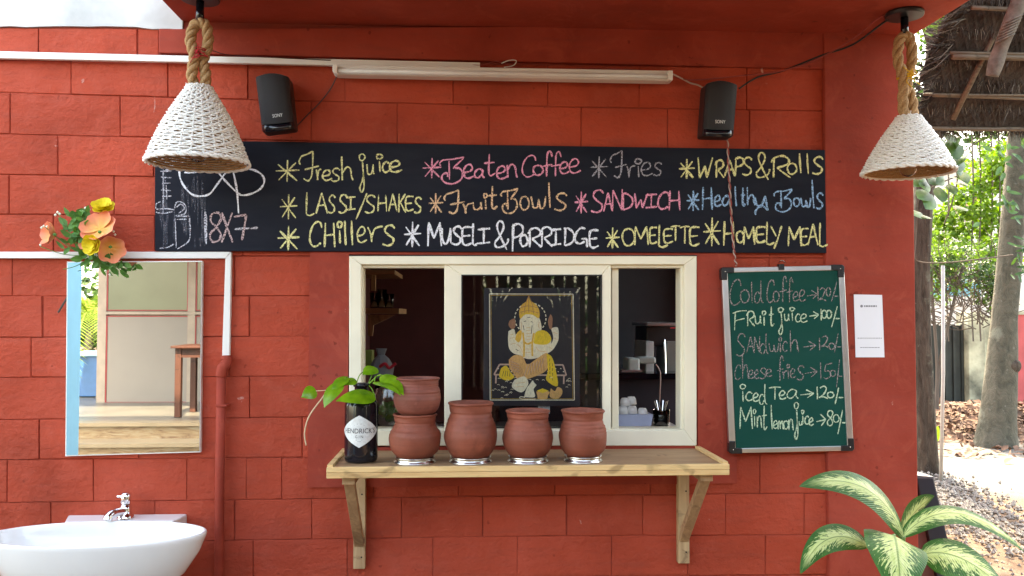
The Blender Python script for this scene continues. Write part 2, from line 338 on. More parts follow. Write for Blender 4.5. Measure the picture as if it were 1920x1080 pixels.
def part(name, mb, mat, parent=None, smooth=False, bev=0, **pr):
    base = Vector(parent.get('base', (0, 0, 0))) if parent is not None else Vector()
    if parent is not None and parent.parent is not None: base = Vector(parent.parent.get('base', (0, 0, 0)))
    if base.length: mb.v = [tuple(Vector(p)-base) for p in mb.v]
    o = put(name, mb.mesh(name, mat, smooth), parent, **pr)
    if bev:
        b = o.modifiers.new('edge', 'BEVEL'); b.width = bev; b.segments = 2; b.limit_method = 'ANGLE'; b.angle_limit = .6
    return o
def thing(name, label, cat, base=(0, 0, 0), group=None, kind=None):
    o = bpy.data.objects.new(name, None); COL.objects.link(o); o.location = base; o.empty_display_size = .1
    o['label'] = label; o['category'] = cat; o['base'] = tuple(base)
    if group: o['group'] = group
    if kind: o['kind'] = kind
    return o
def tag(o, label, cat, group=None, kind=None):
    o['label'] = label; o['category'] = cat
    if group: o['group'] = group
    if kind: o['kind'] = kind
    return o
def Q(x0, y0, x1, y1, y, th):                             # upright slab through survey corners
    a, b, c, d = W(x0, y0, y), W(x1, y0, y), W(x1, y1, y), W(x0, y1, y)
    x0, x1 = (a.x+d.x)/2, (b.x+c.x)/2; zt, zb = (a.z+b.z)/2, (c.z+d.z)/2
    return MB().box((x0, y, zb), (x1, y+th, zt))
def Q4(pts, y, th): return MB().prism([W(px, py, y) for px, py in pts][::-1], (0, th, 0))
def smooth_path(pts, n=6):
    P = [Vector(p) for p in pts]
    if len(P) < 3: return P
    out = []
    for i in range(len(P)-1):
        p0, p1, p2, p3 = P[max(i-1, 0)], P[i], P[i+1], P[min(i+2, len(P)-1)]
        for k in range(n):
            t = k/n; out.append(.5*((2*p1)+(p2-p0)*t+(2*p0-5*p1+4*p2-p3)*t*t+(3*p1-p0-3*p2+p3)*t**3))
    return out+[P[-1]]
def text_verts(s, size):
    cu = bpy.data.curves.new('t', 'FONT'); cu.body = s; cu.size = size; cu.align_x = 'CENTER'; cu.align_y = 'CENTER'; cu.resolution_u = 3
    o = bpy.data.objects.new('t', cu); COL.objects.link(o); dg = bpy.context.evaluated_depsgraph_get()
    me = bpy.data.meshes.new_from_object(o.evaluated_get(dg)); r = [v.co.copy() for v in me.vertices], [tuple(p.vertices) for p in me.polygons]
    bpy.data.objects.remove(o); bpy.data.meshes.remove(me); return r

# ================================================================== SETTING
g = MB().add([(-150, -150, 0), (150, -150, 0), (150, 150, 0), (-150, 150, 0)], [(0, 1, 2, 3)])
gr = part('ground', g, M['soil'], kind='structure')
# ------------------------------------------------------------------ cafe building
B = thing('cafe_building', 'red painted block cafe wall with serving window and corner column', 'building')
XL = W(-1400, 600).x; XC = W(1545, 600).x; XR = W(1711, 600).x  # left end carried out of view to widen the building's shadow
ZC = W(500, 43).z                                         # ceiling height
Z0 = .0; ZT = 7.6  # unseen top raised so the building's shadow reaches the veranda steps
opx0, opx1 = W(654, 660).x, W(1306, 660).x; opz0, opz1 = W(980, 836).z, W(980, 479).z
def wallbox(x0, x1, z0, z1, y0=.0055, y1=.15, nm='wall', mt='joint'): return part(nm, MB().box((x0, y0, z0), (x1, y1, z1)), M[mt], B)
TOPZ = W(150, 52).z
wallbox(XL, opx0, Z0, ZC); wallbox(opx1, XR-.02, Z0, ZC); wallbox(opx0, opx1, Z0, opz0-.001); wallbox(opx0, opx1, opz1+.001, ZC)
rows = [(52, 55, 58, 62), (112, 118, 121, 128), (173, 187, 199, 208), (251, 262, 275, 283), (327, 334, 340, 345), (402, 405, 409, 412), (479, 480, 482, 484), (555, 555, 555, 555),
        (633, 631, 629, 628), (708, 706, 702, 700), (787, 783, 778, 775), (862, 859, 852, 850), (942, 937, 929, 925), (1017, 1013, 1005, 1003), (1093, 1088, 1081, 1078),
        (1169, 1164, 1157, 1153), (1245, 1240, 1233, 1228), (1321, 1316, 1309, 1303), (1397, 1392, 1385, 1378)]
joints = {0: [72, 258], 1: [133, 315, 465, 647, 850, 1027, 1199, 1400], 2: [19, 225, 400, 583, 745, 917, 1090, 1252, 1405], 3: [109, 288], 4: [17, 214], 5: [100, 290], 6: [23, 230, 440],
          7: [80, 270, 468], 8: [58, 255, 430], 9: [150, 300, 468], 10: [73, 260, 420, 567], 11: [14, 175, 350, 462, 528, 700, 860, 1040, 1220, 1425], 12: [95, 290, 440, 585, 753, 905, 1062, 1206, 1360, 1508],
          13: [0, 170, 334, 475, 651, 812, 970, 1147, 1290, 1435]}
def rowy(k, x):
    xs = (0, 480, 1000, 1545); r = rows[k]
    if x <= 0: return r[0]+(r[1]-r[0])/480*x
    for i in range(3):
        if x <= xs[i+1]: return r[i]+(r[i+1]-r[i])*(x-xs[i])/(xs[i+1]-xs[i])
    return r[3]
def brick(c):                                             # c = 4 corners TL TR BR BL on y=0
    cen = sum(c, Vector())/4; ch = random.uniform(.0016, .0036); o = []
    for i, n_ in enumerate((4, 1, 4, 1)):
        p, q = c[i], c[(i+1) % 4]
        for k in range(n_): o.append(p.lerp(q, k/n_))
    outer = []; inn = []
    for p in o:
        w_ = Vector((random.uniform(-.001, .001), 0, random.uniform(-.0012, .0012))); outer.append(p+w_*.4)
        inn.append(p+Vector((ch if p.x < min(c[0].x, c[3].x)+.01 else (-ch if p.x > max(c[1].x, c[2].x)-.01 else 0), 0, ch if p.z < cen.z else -ch))+w_)
    yo = random.uniform(-.002, .002); n = len(o)
    vs = [Vector((p.x, yo+random.uniform(-.0008, .0008), p.z))-cen for p in inn]+[Vector((p.x, .0030, p.z))-cen for p in outer]+[Vector((p.x, .0075, p.z))-cen for p in outer]
    fs = [tuple(range(n-1, -1, -1))]+[(i, (i+1) % n, (i+1) % n+n, i+n) for i in range(n)]+[(i+n, (i+1) % n+n, (i+1) % n+2*n, i+2*n) for i in range(n)]
    mb = MB().add(vs, fs); put('brick', mb.mesh('brick', M['block']), B, cen)
for k in range(len(rows)-1):
    js = sorted(joints.get(k, []))
    x = (js[0] if js else -random.uniform(0, 80))
    pre = []
    while x > -420: x -= random.uniform(150, 205); pre.append(x)
    xs = sorted(pre)+js; x = xs[-1]
    while x < 1556: x += random.uniform(158, 176); xs.append(x)
    for a, b_ in zip(xs, xs[1:]):
        a0, b0 = max(a, -420), min(b_, 1556)
        if k == 0: b0 = min(b0, 297)
        segs = [(a0, b0)]
        if 6 <= k <= 10: segs = [(a0, min(b0, 600)), (max(a0, 1362), b0)]
        for a1, b1 in segs:
            if b1-a1 < 12: continue
            gp = random.uniform(.15, .6)
            c = [W(a1+gp, rowy(k, a1)+gp), W(b1-gp, rowy(k, b1)+gp), W(b1-gp, rowy(k+1, b1)-gp), W(a1+gp, rowy(k+1, a1)-gp)]
            brick(c)
part('wall', MB().box((XL, -.004, 0), (W(-420, 600).x-.004, .006, W(-420, 52).z)), M['red'], B)
# plastered members, proud of the blocks
part('ring_beam', MB().prism([W(297, 54, -.016), W(1545, 45, -.016), W(1545, 129, -.016), W(297, 99, -.016)][::-1], (0, .03, 0)), M['red'], B, bev=.004)
part('column', MB().box((XC, -.022, 0), (XR, .3, ZC+.02)), M['red'], B, bev=.005)
for y0_, y1_, z0_, z1_ in ((.3, 1.0, 0, ZT), (2.0, 3.1, 0, ZT), (1.0, 2.0, 2.1, ZT)): part('side_wall', MB().box((XR-.16, y0_, z0_), (XR-.015, y1_, z1_)), M['red'], B)  # the gap is an unseen doorway, added to let daylight into the room
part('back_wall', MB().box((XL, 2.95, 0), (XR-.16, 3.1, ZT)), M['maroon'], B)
sx0, sx1 = W(580, 690).x, W(1378, 690).x; sz0, sz1 = W(980, 909).z, W(980, 472).z
for nm_, (a, b_) in {'l': ((sx0, sz0), (opx0, sz1)), 'r': ((opx1, sz0), (sx1, sz1)), 'b': ((opx0, sz0), (opx1, opz0)), 't': ((opx0, opz1), (opx1, sz1))}.items():
    part('window_surround', MB().box((a[0], -.012, a[1]), (b_[0], .012, b_[1])), M['red'], B)
# raw plaster above the painted part
mb = MB(); n = 26
top = []
for i in range(n+1):
    x = -420+(342+420)*i/n; top.append(W(x, 50+random.uniform(-1.6, 1.6)+(4 if x > 255 else 0), -.006))
top.insert(0, W(-1400, 45, -.006))
mb.prism([Vector((top[0].x, -.006, ZT)), *top, Vector((top[-1].x, -.006, ZT))], (0, .15, 0))
part('upper_wall', mb, M['grey_plaster'], B)
part('parapet', MB().box((W(345, 50).x, .02, ZC), (XR-.02, .15, ZT)), M['red'], B)
part('roof_slab', MB().box((XL, .0, ZT), (XR, 3.1, ZT+.12)), M['grey_plaster'], B)
cx0 = W(340, 45).x; CY = -1.85
part('canopy', MB().box((cx0, CY, ZC), (XR+.01, .02, ZC+.14)), M['red'], B, bev=.006)
# room
RX0, RX1 = W(560, 600).x, XR-.17
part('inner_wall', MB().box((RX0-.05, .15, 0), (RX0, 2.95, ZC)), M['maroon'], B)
for y0_, y1_, z0_, z1_ in ((.3, 1.0, 0, ZC), (2.0, 2.95, 0, ZC), (1.0, 2.0, 2.1, ZC)): part('inner_wall', MB().box((RX1-.04, y0_, z0_), (RX1, y1_, z1_)), M['dark_in'], B)  # same added doorway gap, lets light in from the side
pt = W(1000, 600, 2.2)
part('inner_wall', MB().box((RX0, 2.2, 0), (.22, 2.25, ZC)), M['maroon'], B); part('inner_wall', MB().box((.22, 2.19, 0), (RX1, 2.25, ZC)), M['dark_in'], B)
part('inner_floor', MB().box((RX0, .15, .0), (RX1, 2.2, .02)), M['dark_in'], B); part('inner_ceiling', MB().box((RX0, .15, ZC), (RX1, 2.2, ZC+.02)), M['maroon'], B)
# ------------------------------------------------------------------ window
FY = -.016
win = part('window', MB(), M['cream'], B)
bpy.data.objects.remove(win)
def rect_frame(x0, y0, x1, y1, wd, y, th):                # px frame, wd = (l,t,r,b)
    mb = MB(); a, b_, c, d = W(x0, y0, y), W(x1, y0, y), W(x1, y1, y), W(x0, y1, y)
    i = [W(x0+wd[0], y0+wd[1], y), W(x1-wd[2], y0+wd[1], y), W(x1-wd[2], y1-wd[3], y), W(x0+wd[0], y1-wd[3], y)]
    o = [a, b_, c, d]; off = Vector((0, th, 0))
    for k in range(4):
        mb.prism([o[k], o[(k+1) % 4], i[(k+1) % 4], i[k]][::-1], off)
    return mb
win = part('window', rect_frame(654.5, 479, 1306.5, 836, (23, 17, 23, 29), FY, .10), M['cream'], B, bev=.003)
part('inner_track', rect_frame(677, 496, 1284, 808, (4, 6, 8, 4), .004, .07), M['cream'], win, bev=.0015)
part('sash', rect_frame(833, 494, 1146, 824, (33, 22, 18, 22), -.006, .03), M['cream'], win, bev=.003)
part('sash', MB().box((W(850, 600, .03).x, .03, W(850, 812, .03).z), (W(866, 600, .03).x, .055, W(850, 500, .03).z)), M['white_pvc'], win, bev=.002)
part('sash', MB().box((W(1147, 600, .03).x, .03, W(850, 812, .03).z), (W(1160, 600, .03).x, .055, W(850, 500, .03).z)), M['cream'], win, bev=.002)
part('pane', MB().box((W(862, 600, .008).x, .008, W(1000, 806, .008).z), (W(1131, 600, .008).x, .0095, W(1000, 512, .008).z)), M['pane'], win)
part('bead', rect_frame(865, 515, 1129, 803, (2, 2, 2, 2), -.0075, .003), M['wire_black'], win)
part('bead', rect_frame(654, 478.4, 1307, 480, (1, 1, 1, .5), -.0175, .003), M['wire_black'], win)

# ================================================================== MENU BOARD with chalk
GL = {
 'A': '0,100 50,0|50,0 100,100|20,62 86,58', 'B': '5,32 0,24 14,12 55,8 100,0|38,10 40,84|98,4 56,40|54,42 80,42 94,60 86,84 60,98 30,98 10,84 12,66 30,60 33,74',
 'C': '100,25 90,5 65,0 30,15 6,50 6,80 30,100 65,98 92,86', 'D': '15,0 10,100|0,5 40,2 85,25 96,55 70,85 10,100', 'E': '100,5 50,3 12,12 5,55 15,92 50,100 100,88|8,52 85,48',
 'F': '6,45 0,35 12,18 40,10 70,0|70,0 68,50 62,85 45,100 22,92|28,62 100,50', 'f_': '20,5 15,100|0,14 50,2 100,0|15,52 85,40', 'G': '80,5 45,0 10,30 5,65 35,82 75,70|48,56 92,56|90,56 92,100',
 'H': '10,0 2,100|90,0 100,100|6,52 95,48', 'I': '0,8 50,3 100,0|50,3 48,96|0,100 50,96 100,92', 'K': '15,0 10,100|95,0 15,55|30,46 100,100', 'L': '18,0 12,94|12,94 50,100 100,90',
 'M': '5,5 0,100|5,0 45,68|45,68 90,0|88,0 100,100', 'N': '5,5 0,100|5,5 88,95|95,0 88,100', 'O': '55,0 15,12 0,50 20,92 55,100 90,80 100,45 80,10 50,0', 'P': '12,0 5,100|0,12 45,0 90,8 95,30 60,45 15,50',
 'R': '14,8 12,100|0,30 20,8 60,0 90,15 85,38 30,55|30,55 60,75 100,100', 'S': '100,15 75,0 35,5 20,28 55,50 88,66 80,90 40,100 0,92', 'T': '0,8 50,0 100,2|52,2 50,100', 'U': '0,0 8,75 40,100 72,70 90,0|90,0 96,95',
 'W': '0,0 12,100|12,100 48,40|48,40 60,98|60,98 100,0', 'X': '0,0 100,100|95,0 0,100', 'Y': '0,0 50,45|100,0 62,60 30,100', 'a': '85,15 45,0 8,40 10,85 40,95 72,60 85,12|85,12 82,70 100,98',
 'c': '95,20 60,0 15,25 0,65 30,100 70,98 100,85', 'd': '64,62 34,50 6,68 10,94 42,98 64,76|72,0 70,60 78,90 100,100', 'e': '5,60 60,50 80,25 60,2 25,12 3,50 15,90 50,100 100,82', 'f': '100,22 80,0 52,12 46,60 45,100|0,60 100,52',
 'h': '10,0 15,100|15,72 50,45 80,52 88,80 100,100', 'i': '50,1 12,8 20,25 58,27 84,12 50,1|45,40 52,100', 'j': '45,1 5,6 15,17 60,18 88,8 50,1|50,22 62,55 45,72 10,88 35,100 72,88 68,65 60,50', 'l': '40,0 50,50 70,100',
 'm': '0,10 8,100|8,40 30,0 46,95|46,40 70,0 86,60 100,100', 'n': '5,5 10,100|10,45 45,0 80,20 90,70 100,100', 'r': '5,10 25,55 30,100|30,72 50,20 100,5', 't': '50,0 45,80 62,98 100,85|5,42 95,38',
 'u': '0,0 10,80 40,98 75,70 85,0|85,0 88,70 100,95', 'w': '0,0 15,90|15,92 45,85 52,20|54,30 65,95 90,80 100,0', 'y': '0,5 15,50 55,45 80,0|80,0 95,55 98,74 60,55 20,65 0,90 8,100', '&': '90,100 45,55 20,20 35,0 60,5 65,25 35,55 5,75 15,90 50,90 90,78 100,60',
 '/': '100,0 52,50 0,100', '*': '50,0 48,100|85,12 12,92|10,20 90,95|0,50 100,46', '1': '40,0 60,100', '2': '10,15 50,0 82,20 50,65 0,92|0,92 50,85 100,100', '5': '100,0 25,10|25,10 15,50 60,50 82,80 30,100 0,90',
 '7': '0,8 100,0|100,0 85,50 65,100', '8': '60,50 10,30 20,5 70,0 90,20 55,50 5,75 20,100 70,98 88,75 55,50', '>': '0,65 100,45|42,0 100,45|100,45 52,100', '-': '0,50 100,50'}
GL['o'] = GL['0'] = GL['O']; GL['s'] = GL['S']
def stroke(mb, pts, wpx, y, lift):                        # pts in survey px, ribbon facing -y
    P = smooth_path([Vector((a, b_, 0)) for a, b_ in pts], 5) if len(pts) > 2 else [Vector((*pts[0], 0)).lerp(Vector((*pts[-1], 0)), k/6) for k in range(7)]
    n = len(P); L = []; ph = random.uniform(0, 6)
    for i, p in enumerate(P):
        d = P[min(i+1, n-1)]-P[max(i-1, 0)]
        if d.length < 1e-6: d = Vector((1, 0, 0))
        d.normalize(); nn = Vector((-d.y, d.x, 0)); ww = wpx*.5*(1+.22*math.sin(ph+i*.9)+random.uniform(-.12, .12))
        if i in (0, n-1): ww *= .65
        L += [W(p.x+nn.x*ww, p.y+nn.y*ww, y-lift), W(p.x-nn.x*ww, p.y-nn.y*ww, y-lift)]
    mb.add(L, [(2*i, 2*i+1, 2*i+3, 2*i+2) for i in range(n-1)])
LIFT = [0]
def write(txt, boxes, org, s, y, wpx):
    mb = MB(); q = 0
    for ch, bx in zip(txt, boxes):
        x0, x1, y0, y1 = bx
        for st in GL['f_' if ch == '£' else ch].split('|'):
            pts = [(org[0]+(x0+(x1-x0)*float(a)/100)/s, org[1]+(y0+(y1-y0)*float(b_)/100)/s) for a, b_ in (p.split(',') for p in st.split())]
            q += 1; stroke(mb, pts, wpx*random.uniform(.75, 1.05), y, .0012+.00006*(q % 17))
    return mb
def bx(s): return [tuple(float(v) for v in p.split()) for p in s.split(',')]
BY = -.022
mn = thing('menu_board', 'long black chalkboard menu with coloured chalk words above the serving window', 'chalkboard', W(920, 474, BY))
part('board_panel', Q4([(290, 262), (1547, 281), (1550, 474.5), (290, 470.5)], BY, .012), M['board_black'], mn, bev=.002)
A_, B_, C_, D_ = (510, 270), (780, 270), (1090, 270), (1310, 270); s5 = 5.143
menu = [
 ('*Freshjuice', 'y', A_, 3.4, '35 265 155 365,262 452 70 355,425 475 235 350,485 580 250 350,570 655 235 360,660 780 120 350,840 905 90 465,915 985 195 295,1000 1080 95 270,1065 1130 170 270,1130 1255 160 270', 'yellow chalk words "Fresh juice"'),
 ('*LASSI/SHAKES', 'y', A_, 3.4, '78 245 485 725,320 410 465 690,425 535 470 670,540 610 495 665,640 725 490 665,715 805 510 635,810 915 475 725,895 995 495 665,1020 1105 490 650,1125 1205 480 650,1215 1290 480 660,1285 1365 500 645,1370 1440 515 665', 'yellow chalk words "LASSI/SHAKES"'),
 ('*CHillers', 'y', A_, 3.8, '55 265 790 1025,360 480 750 985,505 605 760 995,625 685 745 960,690 720 740 975,755 785 740 975,820 915 795 950,915 1070 785 945,1065 1185 785 980', 'yellow chalk word "CHillers"'),
 ('*BeatenCoffee', 'p', B_, 3.4, '65 245 135 330,228 465 125 385,455 565 195 330,560 660 240 330,650 765 95 310,775 880 210 335,875 975 195 325,1020 1155 110 315,1130 1225 205 300,1215 1315 70 315,1300 1400 75 310,1385 1480 170 285,1475 1590 140 280', 'pink chalk words "Beaten Coffee"'),
 ('*FruitBowls', 'o', B_, 3.4, '120 262 475 670,272 470 445 670,450 545 565 670,550 640 560 635,650 695 475 630,690 785 405 630,820 985 430 670,1005 1090 505 635,1110 1250 505 625,1265 1305 370 615,1335 1455 475 640', 'peach chalk words "Fruit Bowls"'),
 ('*MUSELI&PORRIDGE', 'w', B_, 4.2, '-115 50 750 995,115 245 755 985,250 340 810 965,345 440 795 970,440 540 795 975,540 600 765 975,595 715 815 960,755 890 745 1020,925 1035 770 1035,1005 1075 875 985,1080 1210 810 995,1200 1315 800 990,1300 1400 820 975,1425 1530 810 980,1530 1660 810 995,1668 1762 825 1000', 'white chalk words "MUSELI & PORRIDGE"'),
 ('*Fries', 'g', C_, 3.0, '85 260 120 330,280 440 65 325,435 520 200 325,510 595 140 320,575 690 175 305,695 775 180 305', 'grey chalk word "Fries"'),
 ('*SANDWICH', 'p', C_, 3.6, '-65 65 455 670,92 215 445 660,215 300 470 650,300 400 435 640,390 500 475 635,515 640 475 620,620 730 485 615,735 845 465 625,845 950 450 640', 'pink chalk word "SANDWICH"'),
 ('*OMELETTE', 'y', C_, 3.6, '235 370 805 1010,395 515 815 980,515 645 795 975,655 730 800 960,735 835 780 995,790 885 815 955,860 955 790 935,950 1045 795 960,1040 1140 795 980', 'yellow chalk word "OMELETTE"'),
 ('*WRAPS&Rolls', 'y', D_, 3.8, '-190 -37 145 335,-6 135 130 330,160 245 155 325,250 350 155 310,350 435 130 310,420 515 130 300,550 685 85 345,700 885 115 325,855 945 185 290,955 1000 90 280,1030 1070 90 290,1095 1200 125 290', 'yellow chalk words "WRAPS & Rolls"'),
 ('*HealthyBowls', 'b', D_, 3.6, '-116 13 450 645,35 130 415 635,150 220 495 600,225 315 500 595,335 375 405 600,405 450 420 600,460 545 415 590,545 665 500 680,725 905 435 655,915 975 520 600,985 1080 520 610,1070 1130 345 620,1130 1200 475 625', 'blue chalk words "Healthy Bowls"'),
 ('*HOMELYMEAL', 'y', D_, 3.8, '45 215 710 985,240 340 745 980,365 435 840 950,435 540 795 970,550 645 795 950,645 730 750 970,695 800 790 1010,865 990 795 985,985 1060 810 975,1055 1150 770 975,1155 1245 760 990', 'yellow chalk words "HOMELY MEAL"')]
for txt, c, org, wd, bs_, lab in menu: part('chalk_lettering', write(txt, bx(bs_), org, s5, BY, wd), CH[c], mn, label=lab)
o4, s4 = (280, 260), 4.571
def free(strokes, org, s, y, wpx, c, par, lab=None, nm='chalk_drawing'):
    mb = MB()
    for i, st in enumerate(strokes.split('|')):
        pts = [(org[0]+float(a)/s, org[1]+float(b_)/s) for a, b_ in (p.split(',') for p in st.split())]; stroke(mb, pts, wpx, y, .0009+.00007*(i % 15))
    o = part(nm, mb, CH[c], par)
    if lab: o['label'] = lab
    return o
free('255,230 262,330 300,410 370,480 450,492 520,470 575,400 640,310 680,250|300,290 465,284|560,240 600,300 660,370 750,460 800,485 880,470 950,430 985,370 965,310 900,270 830,255|712,250 750,440 765,640', o4, s4, BY, 3.4, 'w', mn, 'white chalk loops')
free('480,625 486,905', o4, s4, BY, 5, 'd', mn); part('chalk_lettering', write('8X7', bx('515 625 635 880,620 715 635 890,725 830 652 870'), o4, s4, BY, 4.4), CH['k'], mn, label='pink chalk figures "8X7"')
free('730,775 830,770 930,764', o4, s4, BY, 3.6, 'd', mn)
free('120,262 118,640|92,280 190,278|130,270 190,262|100,330 190,335|110,385 180,380|100,440 185,445|110,495 190,492|95,540 60,560 55,600|60,605 140,600 215,610|55,630 120,640 200,625|215,600 235,545 280,545 315,590 300,645 225,660|230,590 270,560 300,600 250,640|222,680 226,810 230,935|225,668 340,664|235,692 320,690|345,664 350,790 335,880 240,945|90,940 160,930 212,902|145,400 150,520', o4, s4, BY, 2.0, 'd', mn, 'faint chalk jar sketch')
mb = MB()
for i in range(46):
    x = random.choice([random.gauss(120, 16), random.gauss(290, 45), random.gauss(420, 60)]); y0 = random.uniform(270, 760) if x < 200 else random.uniform(300, 860); y1 = min(930, y0+random.uniform(60, 260))
    stroke(mb, [(280+x/s4, 260+y0/s4), (280+(x+random.uniform(-8, 8))/s4, 260+y1/s4)], random.uniform(1.5, 5), BY, .0006+.00001*i)
part('chalk_smear', mb, CH['s'], mn)

# ================================================================== GREEN BOARD
GY = -.045
gb = thing('price_board', 'green chalk price board in aluminium frame hanging beside the window', 'chalkboard', W(1480, 850, GY))
tl, tr_, br, bl = (1353, 502), (1583, 497), (1602, 844), (1368, 850)
part('board_panel', Q4([(1358, 507), (1578, 502), (1596, 840), (1374, 845)], GY+.004, .012), M['board_green'], gb)
def bar(p, q, wa, y=GY, th=.018):                         # px bar p->q, width vector wa (inwards)
    return Q4([p, q, (q[0]+wa[0], q[1]+wa[1]), (p[0]+wa[0], p[1]+wa[1])], y, th)
part('frame_rail', bar((1356, 502), (1580, 497.3), (.5, 9)), M['alu'], gb, bev=.002); part('frame_rail', Q4([(1371, 841), (1598, 835.5), (1599, 845), (1371, 850)], GY, .018), M['alu'], gb, bev=.002)
part('frame_rail', Q4([(1353, 504), (1364, 504), (1380, 846), (1368, 848)], GY, .018), M['alu'], gb, bev=.002); part('frame_rail', Q4([(1572, 500), (1583, 500), (1601, 843), (1589, 843)], GY, .018), M['alu'], gb, bev=.002)
for (a, b_), sx_, sy_ in (((1352, 501), 1, 1), ((1584, 496), -1, 1), ((1602.5, 846), -1, -1), ((1367, 851), 1, -1)):
    L_ = [(0, 4), (4, 0), (25, 0), (25, 10), (12, 11), (12, 24), (1, 24)]
    pts = [(a+sx_*u+(0 if sy_ > 0 else -.0), b_+sy_*v) for u, v in L_]
    if sx_*sy_ < 0: pts = pts[::-1]
    part('corner_cap', Q4(pts, GY-.003, .024), M['black'], gb, bev=.002)
    cx_, cz_ = a+sx_*8, b_+sy_*8
    part('screw', MB().tube([W(cx_, cz_, GY-.005), W(cx_, cz_, GY-.002)], .0022, 8), M['steel'], gb)
part('hanging_clip', Q(1461, 495, 1471, 506, GY-.006, .02), M['black'], gb, bev=.001)
part('hook', MB().tube(smooth_path([W(1459, 493, -.03), W(1466, 488, -.05), W(1473, 493, -.03)]), .0018, 6), M['steel'], gb)
E_, F_ = (1350, 500), (1350, 660); gy = GY+.004
gl = [('ColdCoffee>120/-', 'm', E_, 2.2, '108 235 145 430,230 330 260 405,345 370 170 410,385 490 155 410,525 610 150 400,600 665 275 395,670 750 110 400,750 820 125 400,820 890 280 385,890 965 255 390,980 1095 265 365,1095 1110 225 385,1115 1195 240 385,1195 1245 235 330,1255 1315 170 390,1285 1335 328 336', 'n', 'faded chalk line "Cold Coffee 120/-"'),
 ('£Ruitjuice>100/-', 'n', E_, 2.5, '140 300 495 715,300 390 500 670,395 465 550 645,470 525 495 665,545 610 450 670,655 720 455 765,725 780 530 610,780 850 455 610,850 905 530 620,905 985 530 625,1005 1110 505 585,1130 1145 475 605,1145 1200 490 580,1200 1255 490 580,1255 1320 445 680,1300 1350 580 588', 'n', 'pale green chalk line "FRuit juice 100/-"'),
 ('SANdwich>120/-', 'm', E_, 2.2, '180 285 755 1005,300 385 785 970,385 450 780 965,450 545 750 980,550 660 860 960,660 700 790 960,705 760 840 950,780 885 715 960,935 1080 840 940,1115 1125 800 940,1140 1225 780 910,1225 1290 860 930,1285 1330 750 975,1320 1365 900 905', 'm', 'faded chalk line "SANdwich 120/-"'),
 ('Cheesefries>150/-', 'm', F_, 2.1, '165 235 145 310,245 320 20 300,320 380 200 300,385 440 200 300,445 515 180 300,515 590 190 275,640 715 45 325,700 755 205 300,750 790 135 300,790 855 185 290,865 945 155 315,955 1095 170 280,1125 1140 120 305,1165 1265 125 300,1240 1300 205 275,1310 1345 85 400,1335 1380 270 275', 'm', 'faded chalk line "Cheese fries 150/-"'),
 ('icedTea>120/-', 'n', F_, 2.5, '220 300 360 560,290 365 450 545,370 440 460 555,440 530 360 590,550 685 395 535,665 745 435 530,750 880 420 525,905 1055 425 515,1085 1105 390 535,1115 1215 385 525,1210 1280 450 515,1295 1335 400 585,1335 1390 505 520', 'n', 'pale chalk line "iced Tea 120/-"'),
 ('Mintlemonjuice>80/-', 'n', F_, 2.4, '225 365 615 865,370 410 640 835,415 470 720 850,465 530 605 880,560 600 595 870,600 650 770 860,650 715 775 870,715 770 775 865,770 825 755 880,835 890 560 985,890 925 780 825,915 950 650 810,955 1000 720 810,1000 1055 740 825,1085 1190 700 830,1205 1275 660 825,1275 1340 705 790,1325 1380 650 925,1370 1420 790 800', 'n', 'pale chalk line "Mint lemon juice 80/-"')]
for txt, c, org, wd, b_, c2, lab in gl: part('chalk_lettering', write(txt, bx(b_), org, 6.0, gy, wd), CH[c], gb, label=lab)

# ------------------------------------------------------------------ paper notice
nt_ = thing('paper_notice', 'white paper notice pasted on the red corner column', 'notice', W(1630, 670, -.024))
part('sheet', Q4([(1601, 552), (1654, 553), (1658.5, 670), (1604.5, 670)], -.0245, .0015), M['paper'], nt_)
mb = MB(); mb.prism([W(1615.5+2.6*math.cos(-a*.63), 574+2.6*math.sin(-a*.63), -.0248) for a in range(10)], (0, .0003, 0)); part('printed_dot', mb, M['ink'], nt_)
mb = MB()
for (a, b_, c, d) in ((1620, 572.5, 1644, 575.5), (1608, 633.5, 1655, 634.6), (1613, 651, 1650, 652.2)):
    x = a
    while x < c-1: q = min(c, x+random.uniform(2, 5)); mb.prism([W(x, b_, -.0248), W(q, b_, -.0248), W(q, d, -.0248), W(x, d, -.0248)][::-1], (0, .0003, 0)); x = q+1
part('printed_line', mb, M['ink'], nt_, kind='stuff')

# ================================================================== conduits, tube light, cables
def casing(name, label, pts, y, th, parts_name='casing_length', mt='white_pvc'):
    t_ = thing(name, label, 'conduit', W(*pts[0][0], y))
    for q in pts: part(parts_name, Q4(q, y, th), M[mt], t_, bev=.002)
    return t_
casing('cable_casing', 'long white cable casing running along the top of the red wall', [[(-420, 86), (900, 117), (900, 128), (-420, 100)]], -.032, .018)
casing('cable_casing', 'white cable casing bending down beside the mirror to the red pipe', [[(-420, 472), (433, 472), (422, 484.5), (-420, 484)], [(433.4, 472.4), (430, 671), (416, 671), (422.4, 485)]], -.018, .018)
tlh = thing('tube_light', 'unlit white tube light batten fixed under the ring beam', 'light', W(940, 140, -.03))
part('batten', Q4([(623, 121), (1262, 132), (1262, 150), (1256, 151), (629, 139.5), (623, 134)], -.066, .05), M['white_pvc'], tlh, bev=.004)
part('tube', MB().tube([W(634, 133, -.073), W(1253, 144, -.073)], .0085, 14), plain('frosted_tube', (.72, .70, .68), .3, bs=0), tlh, smooth=True)
for a, b_ in ((623.5, 120.5), (1253, 131.5)): part('end_cap', Q4([(a, b_), (a+9, b_+.2), (a+9, b_+18.5), (a, b_+(14 if a < 900 else 18.5))], -.086, .03), M['white_pvc'], tlh, bev=.003)
